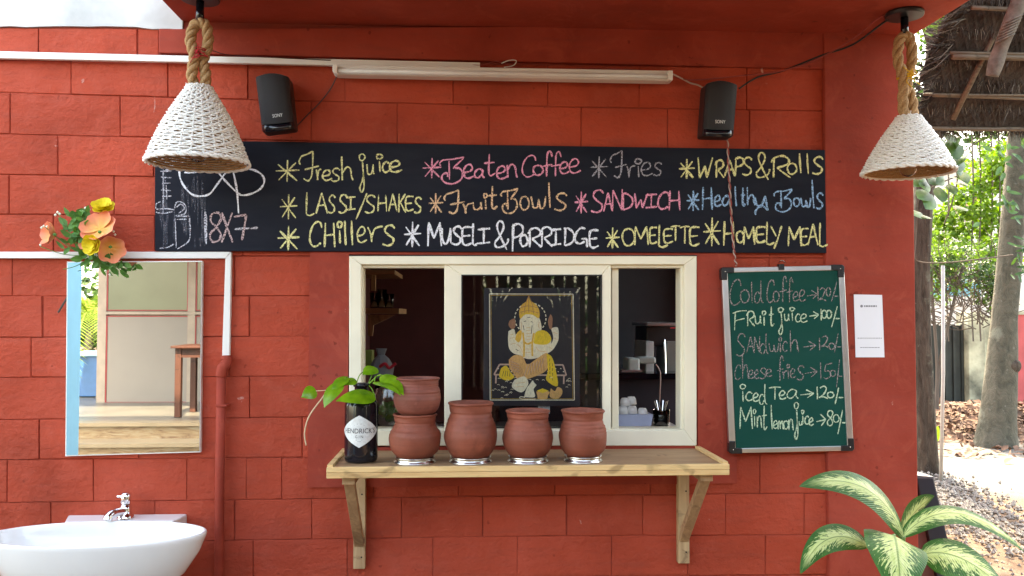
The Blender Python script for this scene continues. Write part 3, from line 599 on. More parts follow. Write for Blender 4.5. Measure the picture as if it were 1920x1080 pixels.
def cable(label, px, r=.0022, mt='wire_dark', n=6):
    o = part('cable', MB().tube(smooth_path([W(a, b_, c) for a, b_, c in px], n), r, 6), M[mt]); return tag(o, label, 'cable')
cable('thin dark cable from the tube light down to the speaker near the wicker lamp', [(634, 138, -.03), (620, 166, -.012), (600, 192, -.01), (575, 217, -.01), (553, 240, -.02)], .0026)
cable('black cable sagging from the corner lamp to the speaker', [(1386, 166, -.03), (1420, 145, -.03), (1470, 132, -.03), (1540, 104, -.05), (1600, 83, -.1), (1660, 40, -.2), (1692, 24, -.26)], .0034, 'wire_black')
cable('red cable sagging beside the black one towards the corner lamp', [(1262, 143, -.03), (1300, 150, -.03), (1380, 143, -.03), (1460, 134, -.035), (1530, 112, -.06), (1600, 72, -.12), (1645, 36, -.2), (1690, 14, -.26)], .0026, 'wire_red')
cable('pale twisted cable from the tube light end to the speaker', [(1262, 139, -.05), (1280, 148, -.03), (1295, 156, -.02), (1310, 160, -.02), (1326, 170, -.03)], .0030, 'wire_pale')
cable('pair of thin wires looping above the tube light', [(880, 121, -.03), (905, 122, -.03), (930, 115, -.02), (955, 122, -.02), (985, 128, -.02), (1040, 130, -.018), (1140, 128, -.018), (1262, 137, -.03)], .0018, 'wire_red')
cable('white loose wire end curled above the tube light', [(940, 119, -.025), (955, 113, -.03), (968, 114, -.03), (962, 123, -.025), (945, 126, -.02)], .0017, 'white_pvc')
cable('thin red wire leaving the wicker lamp rope along the casing', [(380, 88, -.2), (400, 95, -.12), (430, 103, -.035), (520, 108, -.034), (620, 113, -.034)], .0018, 'wire_dark')
tw = thing('twisted_cord', 'red and white twisted cord hanging from speaker across the menu board', 'cord', W(1365, 265, -.03))
for i, mt in enumerate(('wire_red', 'wire_pale')):
    base = smooth_path([W(1364, 262, -.03), W(1367, 330, -.03), W(1371, 400, -.03), (W(1376, 470, -.03)), W(1381, 499, -.05)], 26)
    part('strand', MB().tube([p+Vector((math.cos(k*.55+i*3.14)*.0028, math.sin(k*.55+i*3.14)*.0028, 0)) for k, p in enumerate(base)], .0022, 6), M[mt], tw)
# red down pipe
pp = thing('drain_pipe', 'red painted pipe running down the wall from the white casing', 'pipe', W(412, 1080, -.03))
part('elbow', MB().tube(smooth_path([W(425, 668, -.022), W(424, 682, -.028), W(417, 690, -.03), W(414, 706, -.03)]), .018, 14), M['red'], pp, smooth=True)
part('pipe_length', MB().tube([W(415, 700, -.03), W(412, 900, -.03), W(408, 1400, -.03)], .0155, 16), M['red'], pp, smooth=True)
part('collar', MB().tube([W(425, 668, -.024), W(425, 676, -.024)], .019, 14), M['red'], pp, smooth=True)
for yy in (759, 1120): part('clip', Q(404, yy, 425, yy+4, -.048, .048), M['red'], pp, bev=.002)

# ================================================================== speakers
def speaker(label, c, depth, lean):
    tl, tr_, br, bl = c; y = -.03-depth
    s_ = thing('speaker', label, 'speaker', W(*bl, y), 'black wall speakers')
    top = []
    for i in range(9):
        u = i/8; top.append((tl[0]+(tr_[0]-tl[0])*u, tl[1]+(tr_[1]-tl[1])*u-7*math.sin(math.pi*u)))
    def pf(px, py, yy): return W(px, py, yy)
    front = [pf(a, b_, y+.02) for a, b_ in top]+[pf(*br, y+.005), pf(*bl, y+.005)]
    part('cabinet', MB().prism(front[::-1], (0, depth-.01, 0)), M['black'], s_, bev=.008)
    # curved grille
    def gf(u, v):
        a = Vector(tl).lerp(Vector(tr_), v); b2 = Vector(bl).lerp(Vector(br), v); p = a.lerp(b2, .0+.86*u); arch = -7*math.sin(math.pi*v)*(1-u) if u < 1 else 0
        w_ = 2*v-1; ins = 1-.06; cc = Vector(tl).lerp(Vector(tr_), .5).lerp(Vector(bl).lerp(Vector(br), .5), .86*u); q = cc+(p-cc)*ins
        return W(q.x, q.y+arch+1.5, y-.012-.016*(1-w_*w_)*min(1, 6*(u+.05)) if 0 < v < 1 else y+.004)
    part('grille', MB().grid(gf, 12, 12), M['grille'], s_, smooth=True)
    def gs(u, v):
        w_ = 2*v-1; a = Vector(bl).lerp(Vector(br), .03+.94*v); top_ = Vector(tl).lerp(Vector(tr_), .03+.94*v); q = a.lerp(top_, .12*(1-u)+.01)
        return W(q.x, q.y+2*(1-w_*w_), y-.006-.016*(1-w_*w_)-.004*math.sin(u*3.14) if 0 < v < 1 else y+.004)
    part('bottom_trim', MB().grid(gs, 4, 12), M['gloss_black'], s_, smooth=True)
    vs, fs = text_verts('SONY', 1.0)
    mid = Vector(tl).lerp(Vector(tr_), .5).lerp(Vector(bl).lerp(Vector(br), .5), .73); ax = (Vector(br)-Vector(bl)).normalized(); 
    wx = max(v.x for v in vs)-min(v.x for v in vs); k = 19/wx
    vv = [W(mid.x+2+(v.x*ax.x+v.y*ax.y)*k, mid.y+(v.x*ax.y-v.y*ax.x*1.25)*k, y-.0315) for v in vs]
    part('logo', MB().add(vv, fs), M['logo_white'], s_)
    cc = Vector(tl).lerp(Vector(br), .5); part('bracket', Q(cc.x-12, cc.y-14, cc.x+12, cc.y+14, -.035, .035), M['black'], s_)
    return s_
speaker('black speaker tilted on the wall beside the lamp with red string', ((478, 143), (541, 143), (552, 240), (491, 248)), .085, 0)
speaker('black speaker above the cord that crosses the words WRAPS & Rolls', ((1324, 156), (1384, 158), (1376, 256), (1317, 254)), .085, 0)

# ================================================================== pendant lamps
def lamp_master(label, base, tie, px_plate, px_top, px_bot, wide, tilt):
    L = thing('pendant_lamp', label, 'lamp', base, 'wicker pendant lamps'); return L
LY = -.24
def lamp(label, plate, neck, rimc, rw, stringm, string_y, lean):
    pc = W(*plate, LY); pc = Vector((pc.x, LY, ZC))
    L = thing('pendant_lamp', label, 'lamp', pc, 'wicker pendant lamps')
    k = (LY+D)/F
    # everything below is laid out round the lamp's own axis
    part('ceiling_plate', MB().lathe([(0.0, 0), (.0595, 0), (.0615, -.006), (.060, -.016), (.0, -.018)], pc, 36), M['black'], L, smooth=False, bev=.002)
    zt = W(0, neck[1], LY).z; xn = W(*neck, LY).x
    loop_top = W(neck[0], plate[1]+26, LY).z
    part('stem', MB().tube([pc+Vector((0, 0, -.015)), Vector((pc.x, LY, loop_top-.012))], .0125, 14), M['gloss_black'], L, smooth=True)
    h = loop_top-zt
    x0 = pc.x
    path = [Vector((xn-.012, LY, zt-.02)), Vector((xn-.022, LY-.006, zt+h*.18)), Vector((x0-.012, LY-.01, zt+h*.45)), Vector((x0-.027, LY-.004, zt+h*.72)), Vector((x0-.014, LY, zt+h*.97)), Vector((x0+.018, LY, zt+h*.97)),
            Vector((x0+.026, LY+.003, zt+h*.70)), Vector((x0+.010, LY+.008, zt+h*.42)), Vector((xn+.018, LY+.006, zt+h*.18)), Vector((xn+.014, LY, zt-.02))]
    sp_ = smooth_path(path, 14)
    for s_ in range(3):
        pts = []
        for i, p in enumerate(sp_):
            d = (sp_[min(i+1, len(sp_)-1)]-sp_[max(i-1, 0)]).normalized(); a = Vector((0, 1, 0)); b2 = d.cross(a).normalized(); ph = i*.30+s_*2*math.pi/3
            pts.append(p+(a*math.cos(ph)+b2*math.sin(ph))*.0092)
        part('rope_strand', MB().tube(pts, .0092, 8), M['rope'], L, smooth=True)
    # tie
    sm = MB(); zc = zt+h*string_y
    for r_ in range(4):
        sm.tube([Vector((x0-.002+.026*math.cos(a*.42), LY+.022*math.sin(a*.42), zc+.006*(r_-1.5)+.004*math.sin(a*.42+r_))) for a in range(16)], .0017, 5)
    for r_ in range(5):
        a0 = Vector((x0+random.uniform(-.01, .014), LY-.024, zc)); sm.tube(smooth_path([a0, a0+Vector((random.uniform(-.02, .02), -.006, random.uniform(-.03, .02))), a0+Vector((random.uniform(-.03, .03), -.002, random.uniform(-.045, .03)))]), .0014, 5)
    part('tie_string', sm, M[stringm], L)
    # shade
    rc = W(*rimc, LY); R1 = rw*k/2; Hs = zt-rc.z
    def rad(u): return .034+(R1-.034)*u+lean*math.sin(math.pi*u)
    N = 34; ns = 27; seg = ns*4
    dx = Vector((rc.x-xn, 0, 0))
    mb = MB()
    def ctr(u): return Vector((xn, LY, zt))+dx*u+Vector((0, 0, -Hs*u))
    for kx in range(N):
        u = (kx+.4)/N; r = rad(u); c_ = ctr(u); a_ = .0036
        pts = [c_+Vector((math.cos(2*math.pi*i/seg)*(r+a_*math.cos(math.pi*.5*i+math.pi*kx)), math.sin(2*math.pi*i/seg)*(r+a_*math.cos(math.pi*.5*i+math.pi*kx)), .0016*math.sin(i*.7+kx*2.1)+random.uniform(-.0009, .0009))) for i in range(seg+1)]
        mb.tube(pts, .0033 if kx else .005, 5, cap=False)
    for j in range(ns):
        a = 2*math.pi*j/ns*1.0
        mb.tube([ctr(u/8)+Vector((math.cos(a)*rad(u/8), math.sin(a)*rad(u/8), 0)) for u in range(9)], .0030, 5)
    # braided rim
    for b2 in range(2):
        pts = [ctr(1)+Vector((math.cos(2*math.pi*i/120)*(R1+.004*math.sin(i*.8+b2*3.14)), math.sin(2*math.pi*i/120)*(R1+.004*math.sin(i*.8+b2*3.14)), -.002+.004*math.cos(i*.8+b2*3.14))) for i in range(121)]
        mb.tube(pts, .0046, 5, cap=False)
    for q in range(9):
        a = random.uniform(0, 6.28); u = random.choice([.0, .0, 1, 1, random.random()]); p = ctr(u)+Vector((math.cos(a)*rad(u), math.sin(a)*rad(u), 0)); mb.tube([p, p+Vector((math.cos(a)*.012, math.sin(a)*.012, random.uniform(-.006, .012)))], .0013, 4)
    part('shade', mb, M['wicker'], L, smooth=True)
    mb = MB()
    for kx in range(34):
        u = kx/33; r = rad(u)-.0085; c_ = ctr(u)
        mb.tube([c_+Vector((math.cos(2*math.pi*i/80)*(r+.0012*math.sin(i*1.57+kx*3.14)), math.sin(2*math.pi*i/80)*(r+.0012*math.sin(i*1.57+kx*3.14)), 0)) for i in range(81)], .0038, 4, cap=False)
    part('shade_lining', mb, M['wicker_tan'], L, smooth=True)
    bc = ctr(.70); part('bulb_holder', MB().tube([ctr(.3), ctr(.62)], .017, 14), M['black'], L, smooth=True)
    part('bulb', MB().lathe([(.0001, -.062), (.018, -.056), (.029, -.038), (.030, -.022), (.022, -.004), (.014, .012), (.013, .03)], bc+Vector((0, 0, -.012)), 24), M['bulb_glass'], L, smooth=True)
    return L
lamp('white wicker lamp with red string tie hanging over the black menu board', (375, 17), (374, 156), (371, 304), 180, 'string_red', .52, .011)
lamp('white wicker lamp with yellow string tie hanging at the building corner', (1696, 42), (1703, 192), (1702, 321), 165, 'string_yellow', .50, .007)

# ================================================================== mirror, flowers
mr_ = thing('wall_mirror', 'tall frameless mirror on the red wall above the washbasin', 'mirror', W(250, 852, -.02))
mc = [(125.5, 490.5), (379, 489), (375.5, 848), (122.5, 855.5)]
ci = [(127, 492.3), (377.2, 490.8), (373.8, 846), (124.2, 853.6)]
part('backing', Q4(mc, -.0195, .018), M['white_pvc'], mr_)
part('mirror_glass', Q4(ci, -.0215, .0018), M['mirror'], mr_)
fl = thing('flower_bunch', 'artificial orange and yellow flowers hung on the casing above the mirror', 'flowers', W(180, 480, -.03))
def leaf(mb, base, tip, wid, nrm, cup=.15, droop=0., prof=None, nu=8, nv=4, mid=None, twist=0):
    base, tip = Vector(base), Vector(tip); nrm = Vector(nrm).normalized(); d = tip-base; side0 = d.cross(nrm).normalized()
    prof = prof or (lambda u: math.sin(math.pi*min(1, u**.8))**.8)
    ln = d.length
    def path(u):
        if mid is not None:
            m_ = Vector(mid); return base*(1-u)**2+m_*2*u*(1-u)+tip*u*u
        return base.lerp(tip, u)+nrm*(droop*ln*4*u*(1-u))
    def fn(u, v):
        p = path(u); t_ = (path(min(1, u+.02))-path(max(0, u-.02))).normalized(); sd = t_.cross(nrm)
        sd = sd.normalized() if sd.length > 1e-4 else side0
        if twist: sd = Matrix.Rotation(twist*u, 3, t_) @ sd
        n2 = sd.cross(t_); w_ = (v*2-1); r = wid*.5*max(prof(u), .0)
        return p+sd*(w_*r)+n2*(cup*abs(w_)*r)
    mb.grid(fn, nu, nv); return mb
def flower(c, facing, r, npet, mt, cup=.3, layers=1, nm='flower'):
    mb = MB(); c = Vector(c); n = Vector(facing).normalized(); a = n.orthogonal().normalized(); b2 = n.cross(a)
    for ly in range(layers):
        rr = r*(1-.20*ly)
        for i in range(npet):
            an = 2*math.pi*(i+ly*.5)/npet+random.uniform(-.15, .15); d = a*math.cos(an)+b2*math.sin(an); tip = c+d*rr+n*(cup*rr*(1+ly*.8)+random.uniform(-.16, .16)*rr)
            leaf(mb, c+n*.002*ly, tip, rr*(1.15 if layers == 1 else 1.25)*5/npet*1.05, (n-d*.2), cup=.35, droop=-.16, prof=lambda u: min(1, (u*1.35)**.7)*(1-max(0, u-.82)*3.2), nu=7, nv=6)
    o = part(nm, mb, M[mt], fl, smooth=True); return o
fy = -.075
flower(W(187, 430, fy-.03), (-.1, -1, .55), .060, 7, 'petal_orange', .38)
flower(W(207, 463, fy-.01), (.5, -1, -.35), .048, 6, 'petal_orange', .8)
flower(W(170, 447, fy), (-.5, -.9, -.2), .040, 6, 'petal_orange', .5)
flower(W(103, 440, fy), (-.75, -.7, .15), .042, 5, 'petal_orange', .75)
flower(W(194, 390, fy-.01), (.1, -.8, .75), .038, 7, 'petal_yellow', .30, 4)
flower(W(174, 459, fy-.055), (-.2, -1, -.1), .035, 7, 'petal_yellow', .30, 4)
for p in ((187, 435), (207, 463), (103, 440)): part('flower_centre', MB().lathe([(.0001, .006), (.006, .002), (.006, -.002), (.0001, -.006)], W(*p, fy-.038), 10), M['leaf_silk'], fl, smooth=True)
fm = MB(); stm = MB()
for (a, b_, n_, sp2) in ((160, 405, 26, 18), (140, 425, 22, 18), (150, 440, 16, 16), (165, 478, 20, 16), (188, 486, 14, 14), (208, 492, 7, 12), (130, 458, 8, 12), (215, 500, 8, 18)):
    for i in range(n_):
        p = W(a+random.gauss(0, sp2*.55), b_+random.gauss(0, sp2*.45), fy+random.uniform(-.02, .045)); d = Vector((random.uniform(-1, 1), random.uniform(-.8, .1), random.uniform(-.8, .9))).normalized()
        leaf(fm, p, p+d*random.uniform(.022, .045), random.uniform(.012, .024), (random.uniform(-.5, .5), -1, random.uniform(-.5, .5)), nu=4, nv=2)
for (a, b_, c, d) in ((178, 480, 103, 442), (178, 480, 75, 462), (178, 480, 84, 425), (178, 480, 108, 398), (180, 480, 194, 392), (180, 480, 187, 435), (180, 482, 207, 463), (178, 480, 232, 503), (178, 480, 118, 505)):
    P, Q_ = W(a, b_, -.03), W(c, d, fy); stm.tube(smooth_path([P, P.lerp(Q_, .5)+Vector((0, -.02, -.012)), Q_]), .0013, 5)
part('leaf_spray', fm, M['leaf_silk'], fl, kind='stuff'); part('stems', stm, M['leaf_silk'], fl)
bm_ = MB()
for (a, b_) in ((108, 398), (112, 401), (104, 403), (82, 424), (88, 425), (78, 427), (76, 459), (160, 390), (168, 393), (155, 396), (150, 400), (216, 440), (213, 434), (206, 515), (198, 508)):
    bm_.lathe([(.0001, .005), (.0048, 0), (.0001, -.005)], W(a, b_, fy-.012), 7)
part('white_bud', bm_, plain('white_bud', (.75, .78, .62), .6, bs=0), fl, smooth=True)
wr = part('dark_twig', MB().tube([W(126, 558, -.012), W(109, 586, -.02)], .0035, 6), M['twig']); tag(wr, 'short dark twig stuck to the wall beside the mirror edge', 'twig')

# ================================================================== washbasin
Z = H-.682; bc = W(177, 992, -.275); bc = Vector((bc.x, -.262, Z))
bs_ = thing('washbasin', 'white oval ceramic washbasin fixed to the red wall under the mirror', 'washbasin', bc)
ex, ey = 1.0, .60; R = .352
prof = [(.03, -.235), (.10, -.225), (.19, -.185), (.27, -.12), (.313, -.055), (.330, -.012), (.334, .0), (.331, .006), (.325, .006), (.320, 0), (.315, -.02), (.285, -.07), (.22, -.115), (.12, -.14), (.04, -.145), (.0001, -.146)]
mb = MB().lathe(prof, bc, 72, 1, .47); part('bowl', mb, M['ceramic'], bs_, smooth=True)
lx0, lx1 = W(128, 960).x, W(352, 960).x
part('tap_ledge', MB().prism([(lx0+.0, -.001, Z+.002), (lx0+.03, -.094, Z+.0), (lx1-.015, -.094, Z+.0), (lx1, -.001, Z+.002)], (0, 0, -.05)), M['ceramic'], bs_, bev=.006)
part('waste', MB().lathe([(.0001, .004), (.02, .003), (.022, 0)], bc+Vector((0, 0, -.145)), 20), M['chrome'], bs_, smooth=True)
part('waste_pipe', MB().tube([bc+Vector((0, 0, -.2)), bc+Vector((0, 0, -.42)), bc+Vector((0, .24, -.5))], .02, 12), M['white_pvc'], bs_, smooth=True)
fc = W(232, 962, -.07); fc = Vector((fc.x, -.055, Z+.002))
tp = part('tap', MB().lathe([(.026, 0), (.026, .008), (.020, .012), (.018, .03), (.017, .045), (.0001, .047)], fc, 20), M['chrome'], bs_, smooth=True)
part('spout', MB().tube(smooth_path([fc+Vector((0, 0, .022)), fc+Vector((-.02, -.035, .026)), fc+Vector((-.030, -.056, .020)), fc+Vector((-.034, -.064, .008))]), .0145, 12), M['chrome'], tp, smooth=True)
part('tap_handle', MB().lathe([(.014, .047), (.017, .055), (.017, .078), (.012, .084), (.0001, .085)], fc, 16), M['chrome'], tp, smooth=True)
part('tap_handle', MB().tube([fc+Vector((0, 0, .07)), fc+Vector((-.026, -.008, .074))], .0045, 8), M['chrome'], tp, smooth=True)
vs, fs = text_verts('ACE', 1.0)
part('maker_mark', MB().add([bc+Vector((.075+v.x*.011, .2095-v.y*-.006, -.021+v.y*.010)) for v in vs], fs), M['ink'], bs_) if False else None

# ================================================================== shelf
SD = .345; ZS = W(990, 873.5, -SD).z                      # top of the shelf
shx0, shx1 = W(612, 876, -SD).x, W(1368, 876, -SD).x
sh = thing('wall_shelf', 'raw pine counter shelf on two wooden brackets under the serving window', 'shelf', (0, -.012, ZS))
part('shelf_plank', MB().box((shx0+.018, -SD+.014, ZS-.030), (shx1-.018, -.0125, ZS-.003)), M['shelf_top'], sh)
part('front_strip', MB().box((shx0, -SD, ZS-.0165), (shx1, -SD+.014, ZS)), M['shelf_wood'], sh, bev=.0015)
part('front_strip', MB().box((shx0, -SD+.001, ZS-.034), (shx1, -SD+.0135, ZS-.0172)), M['shelf_wood'], sh, bev=.0015)
part('side_strip', MB().box((shx0, -SD+.0145, ZS-.034), (shx0+.0175, -.0125, ZS+.006)), M['shelf_wood'], sh, bev=.0015)
part('side_strip', MB().box((shx1-.0175, -SD+.0145, ZS-.034), (shx1, -.0125, ZS+.006)), M['shelf_wood'], sh, bev=.0015)
def bracket(pxc, zb_px, lean):
    xc = W(pxc, 960).x; zt = ZS-.034; zb = W(pxc, zb_px, -.03).z; hw = .020
    up = part('bracket', MB().box((xc-hw, -.030, zb), (xc+hw, -.002, zt)), M['bracket_wood'], sh, bev=.002)
    zl = zb+.075
    part('brace', MB().prism([(xc-hw+.004, -.031, zl), (xc-hw+.004, -.033, zl+.04), (xc-hw+.004, -SD+.075, zt-.026), (xc-hw+.004, -SD+.045, zt-.026)], (hw*2-.008, 0, 0)), M['bracket_wood'], up, bev=.0015)
    part('bracket_arm', MB().box((xc-hw, -SD+.035, zt-.026), (xc+hw, -.0305, zt-.001)), M['bracket_wood'], up, bev=.0015)
    for zz in (zt-.03, zt-.115, zb+.04): part('screw_hole', MB().tube([Vector((xc+.008, -.0312, zz)), Vector((xc+.008, -.0295, zz))], .003, 8), M['hole'], up)
bracket(676, 1067, -1); bracket(1278, 1057, 1)

# ================================================================== pots
def pot_prof(h, rb, rm, rn, rr):
    q = random.uniform(.31, .43); ph = random.uniform(0, 6); o = [(.001, 0), (rb*.9, 0), (rb*1.08, .004), (rm*random.uniform(.89, .93), h*.16), (rm, h*q), (rm*random.uniform(.95, .975), h*(q+.17)), (rn*1.09, h*.68), (rn, h*.78), (rn*1.02, h*.86), (rr*.97, h*.94), (rr*1.02, h*.972), (rr*.99, h), (rr*.90, h*.985)]
    o += [(rn*.93, h*.86), (rn*.94, h*.76), (rm*.9, h*.5), (rm*.8, h*.15), (.001, .012)]
    P = smooth_path([Vector((a, b_, 0)) for a, b_ in o], 7); n = len(P)
    return [(max(.0005, p.x+(.0007*math.sin(p.y/h*75+ph) if i < n*.55 and .50 < p.y/h < .84 else 0)), p.y) for i, p in enumerate(P)]
def pot(label, x0, x1, ytop, ybot, y, mt='clay', ring=True, nk=.80, rim=.86, zbase=None, dark=False):
    pm = W((x0+x1)/2, ybot, y); k = (y+D)/F; rm = (x1-x0)*k/2
    z = zbase if zbase is not None else ZS-.003+(.019 if ring else 0)
    h = W(0, ytop, y).z-z
    o = thing('clay_pot', label, 'pot', (pm.x, y, z), 'clay pots on the shelf')
    mb = MB().lathe(pot_prof(h, rm*.68, rm, rm*nk, rm*rim), (pm.x, y, z), 56, wob=random.uniform(.003, .010)); part('body', mb, M[mt], o, smooth=True)
    g_ = MB()
    for q in (.66, .71, .76): g_.lathe([(rm*(nk+.16-(q-.6)*.75)+.001, -.0015), (rm*(nk+.16-(q-.6)*.75)+.003, 0), (rm*(nk+.16-(q-.6)*.75)+.001, .0015)], (pm.x, y, z+h*q), 48)
    part('groove_band', g_, M[mt], o, smooth=True) if nk > .79 and False else None
    if ring:
        r = rm*.80; rg = thing('steel_ring', 'polished steel ring stand under the '+label.split(' ', 1)[1] if False else RINGL.pop(0), 'ring stand', (pm.x, y, ZS-.003), 'steel ring stands under the pots')
        part('ring_band', MB().lathe([(r, 0), (r+.002, .0), (r+.001, .004), (r-.004, .008), (r-.005, .014), (r-.002, .018), (r-.004, .019), (r-.008, .014), (r-.006, .006), (r-.002, .001)], (pm.x, y, ZS-.003), 48), M['steel'], rg, smooth=True)
    return z+h
RINGL = ['steel ring stand under the stacked pair of clay pots', 'steel ring stand under the tallest clay pot', 'steel ring stand under the pot below the poster', 'steel ring stand under the end pot with the tilted rim']
PY = -.245
zt = pot('lower clay pot of the stacked pair beside the bottle', 730, 826, 779, 850, PY, nk=.78, rim=.84)
pot('smoke-stained clay pot stacked on top of another pot', 738.5, 826, 709.5, 779, PY, 'clay_dark', False, .88, .94, zt-.002)
pot('largest clay pot with grooved neck and wide rim', 833, 932, 757, 850, PY, nk=.78, rim=.84)
pot('plain clay pot below the poster on the shelf', 942, 1037, 773, 850, PY-.002, nk=.80, rim=.86)
pot('clay pot at the end of the row with bare shelf beside it', 1048, 1138, 773, 850, PY, nk=.82, rim=.90)

# ------------------------------------------------------------------ bottle and pothos
by = -.225; bp = W(677, 850, by); rb = 30.5*(by+D)/F
bo = thing('gin_bottle', 'black apothecary bottle with white diamond label on the shelf', 'bottle', (bp.x, by, ZS-.003)); zb = ZS-.003
hb = W(0, 762, by).z-zb
part('body', MB().lathe([(.0005, .003), (rb*.9, .002), (rb*.97, .006), (rb, .014), (rb, hb), (rb*.97, hb+.008), (rb*.80, hb+.018), (rb*.5, hb+.026), (rb*.42, hb+.032), (rb*.42, hb+.058), (rb*.50, hb+.06), (rb*.50, hb+.070), (rb*.3, hb+.07), (rb*.3, .02), (.0005, .02)], (bp.x, by, zb), 48), M['gloss_black'], bo, smooth=True)
lc = W(677, 805, by).z; k = (by+D-rb)/F
def wrap(u, v, off): # u,v metres round the front of the bottle
    a = u/rb; return Vector((bp.x+math.sin(a)*(rb+off), by-math.cos(a)*(rb+off), lc+v))
hw_, hh = rb*1.40, 32*k
mb = MB(); ring = []
for i in range(49):
    t_ = i/48*4; q = int(t_) % 4; f_ = t_-int(t_); cs = [(0, hh), (hw_, 0), (0, -hh), (-hw_, 0)]; a, b_ = cs[q], cs[(q+1) % 4]
    u = a[0]+(b_[0]-a[0])*f_; v = a[1]+(b_[1]-a[1])*f_; bul = 1+.09*math.sin(math.pi*f_); ring.append((u*bul*.93, v*bul*.93))
vs = [wrap(0, 0, .0008)]; fs = []
for s_ in range(1, 9): vs += [wrap(u*s_/8, v*s_/8, .0008) for u, v in ring[:48]]
for i in range(48): fs.append((0, 1+i, 1+(i+1) % 48))
for s_ in range(7): fs += [(1+s_*48+i, 1+(s_+1)*48+i, 1+(s_+1)*48+(i+1) % 48, 1+s_*48+(i+1) % 48) for i in range(48)]
part('label', MB().add(vs, [f[::-1] for f in fs]), plain('silver_paper_label', (.66, .68, .66), .5, var=.10, sc_=160, bs=0), bo, smooth=True)
for s_, size, dz in (("HENDRICK'S", .0192, .001), ('G I N', .011, -.0165)):
    vs, fs = text_verts(s_, size); part('printed_text', MB().add([wrap(v.x*1.0, v.y*1.15+dz, .0014) for v in vs], fs), M['black_ink'], bo)
mb = MB()
for dz, w0 in ((.018, .016), (.023, .008), (-.027, .010), (-.032, .006)):
    mb.add([wrap(-w0, dz, .0013), wrap(w0, dz, .0013), wrap(w0, dz+.0012, .0013), wrap(-w0, dz+.0012, .0013)], [(0, 1, 2, 3)])
part('printed_ornament', mb, M['ink'], bo)
po = thing('pothos_cutting', 'green trailing pothos cutting standing in the black bottle', 'plant', (bp.x, by, zb+hb+.03))
top_ = Vector((bp.x+.004, by, zb+hb+.055))
heart = lambda u: (math.sin(math.pi*min(1, (u+.03)**.62))**.75 if u < .97 else .05)
PL = [  # base px, tip px, width px, ybase, ytip, normal
 ((703, 742), (630, 752), 36, -.27, -.33, (-.1, -.75, .6), 0), ((718, 703), (757, 741), 32, -.25, -.33, (.3, -.8, .45), 0), ((702, 716), (752, 742), 22, -.26, -.36, (.2, -.5, .8), 0),
 ((705, 689), (680, 703), 28, -.2, -.24, (-.1, -.8, .6), 0), ((668, 713), (641, 721), 20, -.24, -.26, (0, -.7, .7), 0), ((637, 716), (608, 764), 33, -.26, -.32, (-.35, -.8, .2), 0), ((592, 731), (565, 745), 27, -.26, -.28, (.1, -.9, .3), 0), ((650, 706), (622, 735), 26, -.24, -.29, (-.2, -.7, .6), 0)]
for (a, b_, wd, y0, y1, nr, _) in PL:
    p, q = W(*a, y0), W(*b_, y1); mb = MB(); leaf(mb, p, q, wd*(y0+D)/F, nr, cup=-.16, droop=.10, prof=heart, nu=14, nv=6)
    part('leaf', mb, M['pothos'], po, smooth=True)
stm = MB()
nodes = [W(700, 718, -.23), W(672, 722, -.235), W(645, 724, -.25), W(622, 734, -.26), W(595, 735, -.265)]
stm.tube(smooth_path([top_, W(684, 735, -.225), W(668, 720, -.235), W(645, 722, -.25), W(640, 724, -.255)]), .0028, 7)
stm.tube(smooth_path([top_, W(690, 722, -.23), W(706, 706, -.235), W(716, 703, -.245)]), .0026, 7)
for a, b_ in (((706, 706, -.235), (702, 716, -.26)), ((668, 720, -.235), (680, 698, -.21)), ((690, 722, -.23), (703, 742, -.27)), ((645, 722, -.25), (668, 714, -.24)), ((645, 722, -.25), (637, 716, -.26)), ((645, 722, -.25), (651, 706, -.24)), ((690, 722, -.23), (707, 690, -.2))):
    p, q = W(*a), W(*b_); stm.tube(smooth_path([p, p.lerp(q, .5)+Vector((0, -.006, .008)), q]), .0017, 6)
part('stem', stm, M['pothos'], po, smooth=True)
part('aerial_root', MB().tube(smooth_path([W(612, 734, -.26), W(606, 744, -.26), W(592, 762, -.26), (W(578, 784, -.26)), W(571, 812, -.26), W(574, 835, -.26)]), .0024, 6), M['root'], po, smooth=True)
part('leaf_stalk', MB().tube(smooth_path([W(640, 724, -.255), W(615, 731, -.26), W(592, 733, -.26)]), .0013, 6), M['root'], po)

# ================================================================== poster on the glass
OY = .0065; po_ = thing('poster', 'black print of seated elephant-headed deity in clear sleeve on the window glass', 'poster', W(998, 765, OY-.01))
oc, s45 = (900, 530), 4.5; py_ = -.0015
def PP(a, b_, y): return W(oc[0]+a/s45, oc[1]+b_/s45, y)
part('poster_card', MB().prism([PP(35, 45, py_), PP(843, 45, py_), PP(843, 1042, py_), PP(28, 1037, py_)][::-1], (0, .003, 0)), plain('black_card', (.007, .007, .012), .6, bs=0), po_)
cols = {'cream': (.86, .79, .56), 'gold': (.82, .50, .06), 'yellow': (.84, .60, .03), 'tan': (.74, .44, .15), 'brown': (.42, .19, .09), 'black': (.015, .012, .012), 'pink': (.60, .42, .32)}
def straw(n_, c):
    m, t, b = new(n_, .45); v = vec_of(t); f = noise(t, scaled(t, v, (3, 1, 1)), 110, 3, .6, 1.0); t.links.new(ramp(t, f, [(.3, tuple(x*.78 for x in c)), (.65, tuple(min(1, x*1.15) for x in c))]), b.inputs['Base Color']); return m
PM = {k: straw('straw_'+k, c) for k, c in cols.items()}
lay = [0]
def art(nm, col, pts):
    lay[0] += 1; y = py_-.0004-lay[0]*.00006
    P = smooth_path([Vector((*p, 0)) for p in pts+[pts[0]]], 4)[:-1] if len(pts) > 4 else [Vector((*p, 0)) for p in pts]
    return part(nm, MB().add([PP(p.x, p.y, y) for p in P], [tuple(range(len(P)))[::-1]]), PM[col], po_)
